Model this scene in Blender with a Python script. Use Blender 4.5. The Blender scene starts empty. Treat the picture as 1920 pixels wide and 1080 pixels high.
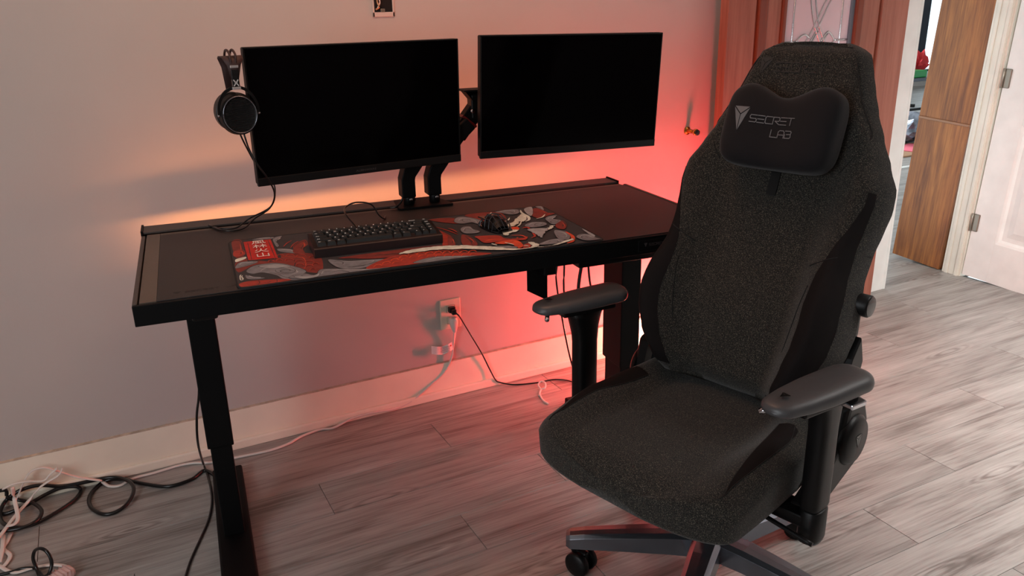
import bpy, bmesh, math, random
from mathutils import Vector, Matrix, noise
from mathutils.geometry import tessellate_polygon
random.seed(7)
SC = bpy.context.scene
PI = math.pi

# ------------------------------------------------------------------ camera
cam_data = bpy.data.cameras.new('camera')
cam = bpy.data.objects.new('camera', cam_data)
SC.collection.objects.link(cam)
SC.camera = cam
cam_data.sensor_width = 36.0
cam_data.lens = 1515.1 / 1920 * 36
cam_data.clip_start = 0.05
_yaw, _pit, _rol = 0.4726, 0.3357, -0.0224
_f = Vector((math.sin(_yaw) * math.cos(_pit), math.cos(_yaw) * math.cos(_pit), -math.sin(_pit)))
_r = Vector((math.cos(_yaw), -math.sin(_yaw), 0)); _u = _r.cross(_f)
_r2 = _r * math.cos(_rol) + _u * math.sin(_rol); _u2 = -_r * math.sin(_rol) + _u * math.cos(_rol)
M3 = Matrix((_r2, _u2, -_f)).transposed()
cam.matrix_world = Matrix.Translation((-0.0847, -2.5882, 1.3935)) @ M3.to_4x4()

# ------------------------------------------------------------------ world, lights, exposure
SC.view_settings.view_transform = 'Standard'
SC.view_settings.look = 'None'
SC.view_settings.exposure = 0.22
SC.view_settings.gamma = 1.0
SC.view_settings.use_curve_mapping = False
world = bpy.data.worlds.new('world'); SC.world = world
world.use_nodes = True
world.node_tree.nodes['Background'].inputs[0].default_value = (0.80, 0.93, 1.0, 1)
world.node_tree.nodes['Background'].inputs[1].default_value = 1.5

def area_light(name, loc, target, sx, sy, power, col):
    l = bpy.data.lights.new(name, 'AREA'); l.shape = 'RECTANGLE'; l.size = sx; l.size_y = sy
    l.energy = power; l.color = col
    o = bpy.data.objects.new(name, l); SC.collection.objects.link(o)
    o.location = loc
    o.rotation_euler = (Vector(target) - Vector(loc)).to_track_quat('-Z', 'Y').to_euler()
    return o
# added fill at the unseen left wall, and daylight by the far room's glass
area_light('left_fill', (-1.84, -2.5, 1.5), (1.0, -.9, 0.5), 1.5, 1.3, 24, (0.97, 0.98, 1.0))
area_light('far_room_daylight', (6.6, 6.2, 1.9), (3.4, -1.6, 0.0), 3.0, 1.6, 230, (0.88, 0.95, 1.0))
# added unseen fills: right half from above, rear, and warm wash behind the desk
cl = area_light('overhead_fill', (3.0, -2.3, 2.55), (3.0, -2.2, 0.0), 1.1, 1.1, 40, (1.0, 0.985, 0.96))
cl.data.spread = math.radians(100)
rl = area_light('rear_fill', (.3, -4.7, 1.7), (3.86, -.45, .7), 1.0, 1.0, 6, (0.97, 0.99, 1.0))
rl.data.spread = math.radians(34)
wl_ = area_light('warm_wall_wash', (.66, -.75, 2.5), (.66, 0, 1.25), 1.1, .2, 10, (1.0, 0.50, 0.30))

# ------------------------------------------------------------------ helpers
def srgb(r, g, b):
    f = lambda c: (c / 255 / 12.92) if c / 255 <= 0.04045 else ((c / 255 + 0.055) / 1.055) ** 2.4
    return (f(r), f(g), f(b), 1)
MATS = {}
def mat(name, col=(128, 128, 128), rough=0.5, metal=0.0, nscale=0, namt=0.0, bump=0.0, bscale=200, spec=0.5, emit=None, estr=0, col2=None, sheen=0, trans=0, coat=0):
    if name in MATS: return MATS[name]
    m = bpy.data.materials.new(name); m.use_nodes = True; MATS[name] = m
    nt = m.node_tree; b = nt.nodes['Principled BSDF']
    c = srgb(*col)
    b.inputs['Base Color'].default_value = c
    b.inputs['Roughness'].default_value = rough; b.inputs['Metallic'].default_value = metal
    b.inputs['Specular IOR Level'].default_value = spec
    if sheen: b.inputs['Sheen Weight'].default_value = sheen
    if coat: b.inputs['Coat Weight'].default_value = coat
    if trans: b.inputs['Transmission Weight'].default_value = trans
    if emit: b.inputs['Emission Color'].default_value = (*emit, 1); b.inputs['Emission Strength'].default_value = estr
    tc = nt.nodes.new('ShaderNodeTexCoord')
    n = nt.nodes.new('ShaderNodeTexNoise'); n.inputs['Scale'].default_value = nscale or 8; n.inputs['Detail'].default_value = 5
    nt.links.new(tc.outputs['Object'], n.inputs['Vector'])
    cr = nt.nodes.new('ShaderNodeValToRGB'); k = namt or 0.05
    c2 = srgb(*col2) if col2 else tuple(min(1, x * (1 + k)) for x in c[:3]) + (1,)
    cr.color_ramp.elements[0].position = .35; cr.color_ramp.elements[1].position = .65
    cr.color_ramp.elements[0].color = tuple(x * (1 - k) for x in c[:3]) + (1,) if not col2 else c
    cr.color_ramp.elements[1].color = c2
    nt.links.new(n.outputs['Fac'], cr.inputs['Fac']); nt.links.new(cr.outputs['Color'], b.inputs['Base Color'])
    if bump:
        n2 = nt.nodes.new('ShaderNodeTexNoise'); n2.inputs['Scale'].default_value = bscale; n2.inputs['Detail'].default_value = 3
        nt.links.new(tc.outputs['Object'], n2.inputs['Vector'])
        bp = nt.nodes.new('ShaderNodeBump'); bp.inputs['Strength'].default_value = bump; bp.inputs['Distance'].default_value = 0.002
        nt.links.new(n2.outputs['Fac'], bp.inputs['Height']); nt.links.new(bp.outputs['Normal'], b.inputs['Normal'])
    return m

def wood_mat(name, cols, axis='x', scale=1.0, rough=0.45, rnd=0.25, stretch=14, knots=0.0, bump=0.05):
    """streaky wood; grain runs along axis; colour varies from piece to piece"""
    if name in MATS: return MATS[name]
    m = bpy.data.materials.new(name); m.use_nodes = True; MATS[name] = m
    nt = m.node_tree; N = nt.nodes.new; L = nt.links.new; b = nt.nodes['Principled BSDF']
    b.inputs['Roughness'].default_value = rough
    tc = N('ShaderNodeTexCoord'); oi = N('ShaderNodeObjectInfo')
    mul = N('ShaderNodeMath'); mul.operation = 'MULTIPLY'; mul.inputs[1].default_value = 57.0; L(oi.outputs['Random'], mul.inputs[0])
    cx = N('ShaderNodeCombineXYZ'); [L(mul.outputs[0], cx.inputs[i]) for i in range(3)]
    add = N('ShaderNodeVectorMath'); L(tc.outputs['Object'], add.inputs[0]); L(cx.outputs[0], add.inputs[1])
    def nz(sx, sc, det, dist=0.0):
        mp = N('ShaderNodeMapping'); s = [sx * sc] * 3; s['xyz'.index(axis)] = sc
        mp.inputs['Scale'].default_value = s; L(add.outputs[0], mp.inputs['Vector'])
        n = N('ShaderNodeTexNoise'); n.inputs['Scale'].default_value = 1.0; n.inputs['Detail'].default_value = det
        n.inputs['Distortion'].default_value = dist; n.inputs['Roughness'].default_value = .62
        L(mp.outputs[0], n.inputs['Vector']); return n
    n1 = nz(stretch, 1.3 * scale, 8, .6); n2 = nz(stretch * 2.2, 4 * scale, 6, .2); n3 = nz(4, 1.1 * scale, 3, 1.2)
    mx = N('ShaderNodeMix'); mx.data_type = 'FLOAT'; mx.inputs[0].default_value = .45
    L(n1.outputs['Fac'], mx.inputs[2]); L(n2.outputs['Fac'], mx.inputs[3])
    mx2 = N('ShaderNodeMix'); mx2.data_type = 'FLOAT'; mx2.inputs[0].default_value = .28
    L(mx.outputs[0], mx2.inputs[2]); L(n3.outputs['Fac'], mx2.inputs[3])
    src = mx2.outputs[0]
    if knots:
        mpv = N('ShaderNodeMapping'); mpv.inputs['Scale'].default_value = (1.3, 7.0, 1.0); L(add.outputs[0], mpv.inputs['Vector'])
        vo = N('ShaderNodeTexVoronoi'); vo.inputs['Scale'].default_value = 1.0; L(mpv.outputs[0], vo.inputs['Vector'])
        wr_ = N('ShaderNodeMath'); wr_.operation = 'MULTIPLY_ADD'; wr_.inputs[1].default_value = 95.0; L(vo.outputs['Distance'], wr_.inputs[0]); 
        sc2 = N('ShaderNodeMath'); sc2.operation = 'MULTIPLY'; sc2.inputs[1].default_value = 14.0; L(n1.outputs['Fac'], sc2.inputs[0]); L(sc2.outputs[0], wr_.inputs[2])
        sn = N('ShaderNodeMath'); sn.operation = 'SINE'; L(wr_.outputs[0], sn.inputs[0])
        mk = N('ShaderNodeMapRange'); mk.inputs[1].default_value = .26; mk.inputs[2].default_value = .02; mk.inputs[3].default_value = 0.0; mk.inputs[4].default_value = .085 * knots
        L(vo.outputs['Distance'], mk.inputs[0])
        pm = N('ShaderNodeMath'); pm.operation = 'MULTIPLY_ADD'; L(sn.outputs[0], pm.inputs[0]); L(mk.outputs[0], pm.inputs[1]); L(mx2.outputs[0], pm.inputs[2]); src = pm.outputs[0]
    cr = N('ShaderNodeValToRGB'); el = cr.color_ramp.elements
    for i, (p, c) in enumerate(cols):
        e = el[i] if i < 2 else el.new(p)
        e.position = p; e.color = srgb(*c)
    L(src, cr.inputs['Fac'])
    hs = N('ShaderNodeHueSaturation'); mr = N('ShaderNodeMapRange')
    mr.inputs[3].default_value = 1 - rnd; mr.inputs[4].default_value = 1 + rnd
    L(oi.outputs['Random'], mr.inputs[0]); L(mr.outputs[0], hs.inputs['Value']); L(cr.outputs[0], hs.inputs['Color'])
    L(hs.outputs[0], b.inputs['Base Color'])
    bp = N('ShaderNodeBump'); bp.inputs['Strength'].default_value = bump * 4; bp.inputs['Distance'].default_value = .001
    L(mx.outputs[0], bp.inputs['Height']); L(bp.outputs[0], b.inputs['Normal'])
    return m

def link(o): SC.collection.objects.link(o); return o
def mesh(name, verts, faces, m, parent=None, smooth=False, loc=None, rot=None):
    me = bpy.data.meshes.new(name); me.from_pydata([tuple(v) for v in verts], [], faces); me.validate()
    me.materials.append(m)
    if smooth: me.polygons.foreach_set('use_smooth', [True] * len(me.polygons))
    o = link(bpy.data.objects.new(name, me))
    if parent: o.parent = parent
    if loc is not None: o.location = loc
    if rot is not None: o.rotation_euler = rot
    return o
def frombm(name, bm, m, parent=None, smooth=False, loc=None, rot=None):
    bmesh.ops.recalc_face_normals(bm, faces=bm.faces)
    me = bpy.data.meshes.new(name); bm.to_mesh(me); bm.free(); me.materials.append(m)
    if smooth: me.polygons.foreach_set('use_smooth', [True] * len(me.polygons))
    o = link(bpy.data.objects.new(name, me))
    if parent: o.parent = parent
    if loc is not None: o.location = loc
    if rot is not None: o.rotation_euler = rot
    return o
def thing(name, label, cat, loc=(0, 0, 0), rotz=0, group=None):
    o = link(bpy.data.objects.new(name, None)); o.empty_display_size = .05
    o.location = loc; o.rotation_euler = (0, 0, rotz); o['label'] = label; o['category'] = cat
    if group: o['group'] = group
    return o
def tag(o, label, cat, group=None):
    o['label'] = label; o['category'] = cat
    if group: o['group'] = group
    return o
def struct(o, label=None, cat='structure'):
    o['kind'] = 'structure'; o['label'] = label; o['category'] = cat; return o
def bmbox(bm, x0, x1, y0, y1, z0, z1, bev=0.0, seg=2, mtx=None):
    r = bmesh.ops.create_cube(bm, size=1)
    vs = r['verts']
    for v in vs: v.co = Vector(((x0 + x1) / 2 + v.co.x * (x1 - x0), (y0 + y1) / 2 + v.co.y * (y1 - y0), (z0 + z1) / 2 + v.co.z * (z1 - z0)))
    if bev:
        es = list({e for v in vs for e in v.link_edges})
        r2 = bmesh.ops.bevel(bm, geom=es, offset=bev, segments=seg, profile=.5, affect='EDGES')
        vs = list({v for f in r2['faces'] for v in f.verts} | {v for v in vs if v.is_valid})
        allv = set(vs)
        st = list(vs)
        while st:
            v = st.pop()
            for e in v.link_edges:
                w = e.other_vert(v)
                if w not in allv: allv.add(w); st.append(w)
        vs = list(allv)
    if mtx: bmesh.ops.transform(bm, matrix=mtx, verts=vs)
    return vs
def box(name, x0, x1, y0, y1, z0, z1, m, parent=None, bev=0.0, seg=2, loc=None, rot=None, smooth=False):
    bm = bmesh.new(); bmbox(bm, x0, x1, y0, y1, z0, z1, bev, seg)
    return frombm(name, bm, m, parent, smooth, loc, rot)
def bmcyl(bm, p0, p1, r0, r1=None, n=24, cap=True, bev=0):
    r1 = r0 if r1 is None else r1
    p0, p1 = Vector(p0), Vector(p1); d = p1 - p0
    q = d.to_track_quat('Z', 'Y').to_matrix().to_4x4()
    r = bmesh.ops.create_cone(bm, cap_ends=cap, cap_tris=False, segments=n, radius1=r0, radius2=r1, depth=d.length)
    vs = r['verts']
    bmesh.ops.transform(bm, matrix=Matrix.Translation((p0 + p1) / 2) @ q, verts=vs)
    return vs
def cyl(name, p0, p1, r0, m, parent=None, r1=None, n=24, smooth=True):
    """lathed with a small rim bevel"""
    r1 = r0 if r1 is None else r1; L = (Vector(p1) - Vector(p0)).length; b = min(.12 * min(r0, r1), L * .2)
    return lathe(name, p0, p1, [(0, 0), (0, r0 - b), (b, r0), (L - b, r1), (L, r1 - b), (L, 0)], m, parent, n)
def lathe(name, p0, p1, prof, m, parent=None, n=28, smooth=True, bm=None):
    """prof: (distance along axis, radius)"""
    p0, p1 = Vector(p0), Vector(p1); q = (p1 - p0).to_track_quat('Z', 'Y').to_matrix()
    vs = []; fs = []
    for (h, r) in prof:
        for i in range(n):
            a = 2 * PI * i / n; vs.append(p0 + q @ Vector((r * math.cos(a), r * math.sin(a), h)))
    for j in range(len(prof) - 1):
        for i in range(n):
            a, b = j * n + i, j * n + (i + 1) % n; fs.append((a, b, b + n, a + n))
    fs.append(tuple(range(n))[::-1]); fs.append(tuple(range((len(prof) - 1) * n, len(prof) * n)))
    if bm is not None:
        bv = [bm.verts.new(v) for v in vs]
        for f in fs: bm.faces.new([bv[i] for i in f])
        return
    o = mesh(name, vs, fs, m, parent, False)
    me = o.data
    if smooth:
        for p in me.polygons: p.use_smooth = len(p.vertices) == 4
        try: me.set_sharp_from_angle(angle=math.radians(50))
        except Exception: pass
    return o
def catmull(P, k=6, closed=False):
    P = [Vector(p) for p in P]; n = len(P); out = []
    rng = n if closed else n - 1
    for i in range(rng):
        p1, p2 = P[i], P[(i + 1) % n]
        p0 = P[i - 1] if (i > 0 or closed) else p1 * 2 - p2
        p3 = P[(i + 2) % n] if (i + 2 < n or closed) else p2 * 2 - p1
        for j in range(k):
            t = j / k
            out.append(.5 * ((2 * p1) + (p2 - p0) * t + (2 * p0 - 5 * p1 + 4 * p2 - p3) * t * t + (3 * p1 - p0 - 3 * p2 + p3) * t ** 3))
    if not closed: out.append(P[-1])
    return out
def sweep(P, ring, closed=False, up=Vector((0, 0, 1))):
    """ring: list of (side, up) offsets"""
    n = len(P); vs = []; fs = []; k = len(ring)
    for i, p in enumerate(P):
        a = P[(i - 1) % n] if (i > 0 or closed) else p; b = P[(i + 1) % n] if (i < n - 1 or closed) else p
        t = (b - a)
        t = t.normalized() if t.length > 1e-9 else Vector((1, 0, 0))
        s = t.cross(up)
        if s.length < .05: s = t.cross(Vector((0, 1, .1)))
        s.normalize(); u = s.cross(t).normalized()
        for (c, d) in ring: vs.append(p + s * c + u * d)
    for i in range(n if closed else n - 1):
        for j in range(k):
            a, b = i * k + j, i * k + (j + 1) % k; c, d = ((i + 1) % n) * k + (j + 1) % k, ((i + 1) % n) * k + j
            fs.append((a, b, c, d))
    if not closed: fs.append(tuple(range(k))[::-1]); fs.append(tuple(range((n - 1) * k, n * k)))
    return vs, fs
def tube(name, P, r, m, parent=None, k=6, n=10, closed=False):
    ring = [(r * math.cos(2 * PI * i / n), r * math.sin(2 * PI * i / n)) for i in range(n)]
    v, f = sweep(catmull(P, k, closed), ring, closed); return mesh(name, v, f, m, parent, True)
def ribbon(name, P, w, h, m, parent=None, k=6):
    ring = [(-w / 2, -h / 2), (-w * .3, -h / 2), (w * .3, -h / 2), (w / 2, -h * .2), (w / 2, h * .2), (w * .3, h / 2), (-w * .3, h / 2), (-w / 2, h * .2)]
    v, f = sweep(catmull(P, k), ring); return mesh(name, v, f, m, parent, True)
def loft(name, rings, m, parent=None, smooth=True, cap=True, closed_u=True):
    n = len(rings[0]); vs = [v for r in rings for v in r]; fs = []
    for j in range(len(rings) - 1):
        for i in range(n if closed_u else n - 1):
            a, b = j * n + i, j * n + (i + 1) % n; fs.append((a, b, b + n, a + n))
    if cap:
        for base, rev in ((0, True), ((len(rings) - 1) * n, False)):
            c = sum((Vector(v) for v in vs[base:base + n]), Vector()) / n; ci = len(vs); vs.append(c)
            for i in range(n):
                t = (base + i, base + (i + 1) % n, ci); fs.append(t[::-1] if rev else t)
    o = mesh(name, vs, fs, m, parent, smooth)
    return fixn(o)
def fixn(o):
    bm = bmesh.new(); bm.from_mesh(o.data); bmesh.ops.recalc_face_normals(bm, faces=bm.faces); bm.to_mesh(o.data); bm.free(); return o
def poly_ext(bm, pts, z0, z1, xf=lambda x, y, z: Vector((x, y, z))):
    """flat polygon with a thickness"""
    n = len(pts)
    if sum(pts[i][0] * pts[(i + 1) % n][1] - pts[(i + 1) % n][0] * pts[i][1] for i in range(n)) < 0: pts = pts[::-1]
    top = [bm.verts.new(xf(x, y, z1)) for x, y in pts]
    tri = tessellate_polygon([[Vector((x, y, 0)) for x, y in pts]])
    for t in tri:
        try: bm.faces.new([top[i] for i in t])
        except ValueError: pass
    if z0 is not None and z0 != z1:
        bot = [bm.verts.new(xf(x, y, z0)) for x, y in pts]
        for i in range(n):
            j = (i + 1) % n
            bm.faces.new((bot[i], bot[j], top[j], top[i]))
def stroke_pts(P, w, taper=True):
    """2-D outline of a brush stroke"""
    n = len(P); L = []; R = []
    for i, p in enumerate(P):
        a = P[max(i - 1, 0)]; b = P[min(i + 1, n - 1)]; t = (b - a)
        t = t.normalized() if t.length > 1e-9 else Vector((1, 0, 0))
        nrm = Vector((-t.y, t.x, 0)); k = w / 2
        if taper: k *= max(.12, math.sin(PI * (i + .6) / (n + .2)) ** .6)
        L.append((p + nrm * k)[:2]); R.append((p - nrm * k)[:2])
    return L + R[::-1]
def strokes(bm, lines, w, z0, z1, xf, ox=0, oy=0, sx=1, sy=1):
    """letter strokes as thin raised bars"""
    for ln in lines:
        for (a, b) in zip(ln, ln[1:]):
            A = Vector((ox + a[0] * sx, oy + a[1] * sy, 0)); B = Vector((ox + b[0] * sx, oy + b[1] * sy, 0))
            t = (B - A).normalized(); q = Vector((-t.y, t.x, 0)) * w / 2; e = t * w * .5
            pts = [(A - e + q)[:2], (A - e - q)[:2], (B + e - q)[:2], (B + e + q)[:2]]
            poly_ext(bm, pts, z0, z1, xf)
GLY = {
 'S': [[(1, 1), (.12, 1), (0, .85), (0, .62), (.12, .5), (.88, .5), (1, .38), (1, .15), (.88, 0), (0, 0)]],
 'E': [[(0, 1), (1, 1)], [(0, .5), (.92, .5)], [(0, 0), (1, 0)]],
 'C': [[(1, 1), (.15, 1), (0, .85), (0, .15), (.15, 0), (1, 0)]],
 'R': [[(0, 0), (0, 1), (.85, 1), (1, .85), (1, .6), (.85, .45), (.3, .45), (1, 0)]],
 'T': [[(0, 1), (1, 1)], [(.5, .93), (.5, 0)]],
 'L': [[(0, 1), (0, 0), (1, 0)]],
 'A': [[(0, 0), (0, .8), (.2, 1), (.8, 1), (1, .8), (1, 0)], [(0, .4), (1, .4)]],
 'B': [[(0, 1), (.85, 1), (1, .85), (.95, .55), (.3, .52)], [(.95, .5), (1, .15), (.85, 0), (0, 0), (0, .5)]],
 'H': [[(0, 0), (0, 1)], [(1, 0), (1, 1)], [(0, .5), (1, .5)]],
}
def word(bm, txt, x, y, h, xf, z0=0, z1=.0006, gap=.28, wd=.95, w=.13):
    for ch in txt:
        if ch in GLY: strokes(bm, GLY[ch], h * w, z0, z1, xf, x, y, h * wd, h)
        x += h * wd * (1 + gap)
    return x
def emblem(bm, cx, cy, w, h, xf, z0=0, z1=.0006, g=.04):
    """downward pointing triangle cut in three facets"""
    c = (cx, cy + h * .18); tl = (cx - w / 2, cy + h / 2); tr = (cx + w / 2, cy + h / 2); bt = (cx, cy - h / 2)
    def sh(P):
        mx = sum(p[0] for p in P) / 3; my = sum(p[1] for p in P) / 3
        return [(mx + (p[0] - mx) * (1 - g * 3), my + (p[1] - my) * (1 - g * 3)) for p in P]
    for P in ((tl, tr, c), (tl, c, bt), (tr, bt, c)): poly_ext(bm, sh(P), z0, z1, xf)
def text_mesh(name, txt, size, m, parent, loc, rot=(0, 0, 0), ext=.0002, align='LEFT', sx=1.0):
    cu = bpy.data.curves.new(name, 'FONT'); cu.body = txt; cu.size = size; cu.extrude = ext; cu.align_x = align; cu.resolution_u = 3
    o = bpy.data.objects.new(name, cu); SC.collection.objects.link(o)
    bpy.context.view_layer.update()
    me = bpy.data.meshes.new_from_object(o.evaluated_get(bpy.context.evaluated_depsgraph_get()))
    SC.collection.objects.unlink(o); bpy.data.objects.remove(o)
    me.materials.clear(); me.materials.append(m)
    n = link(bpy.data.objects.new(name, me)); n.parent = parent; n.location = loc; n.rotation_euler = rot; n.scale = (sx, 1, 1)
    return n
def interp(T, x):
    if x <= T[0][0]: return T[0][1]
    for (a, p), (b, q) in zip(T, T[1:]):
        if x <= b:
            t = (x - a) / (b - a); t = t * t * (3 - 2 * t) * .5 + t * .5
            return p + (q - p) * t
    return T[-1][1]
def smooth01(t): t = max(0, min(1, t)); return t * t * (3 - 2 * t)

STRIP_COL, STRIP_STR = (1.0, .36, .13), 86.0
RED_COL, RED_STR = (1.0, .018, .026), 150.0
FILL_BULB_STR = 480.0
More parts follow.
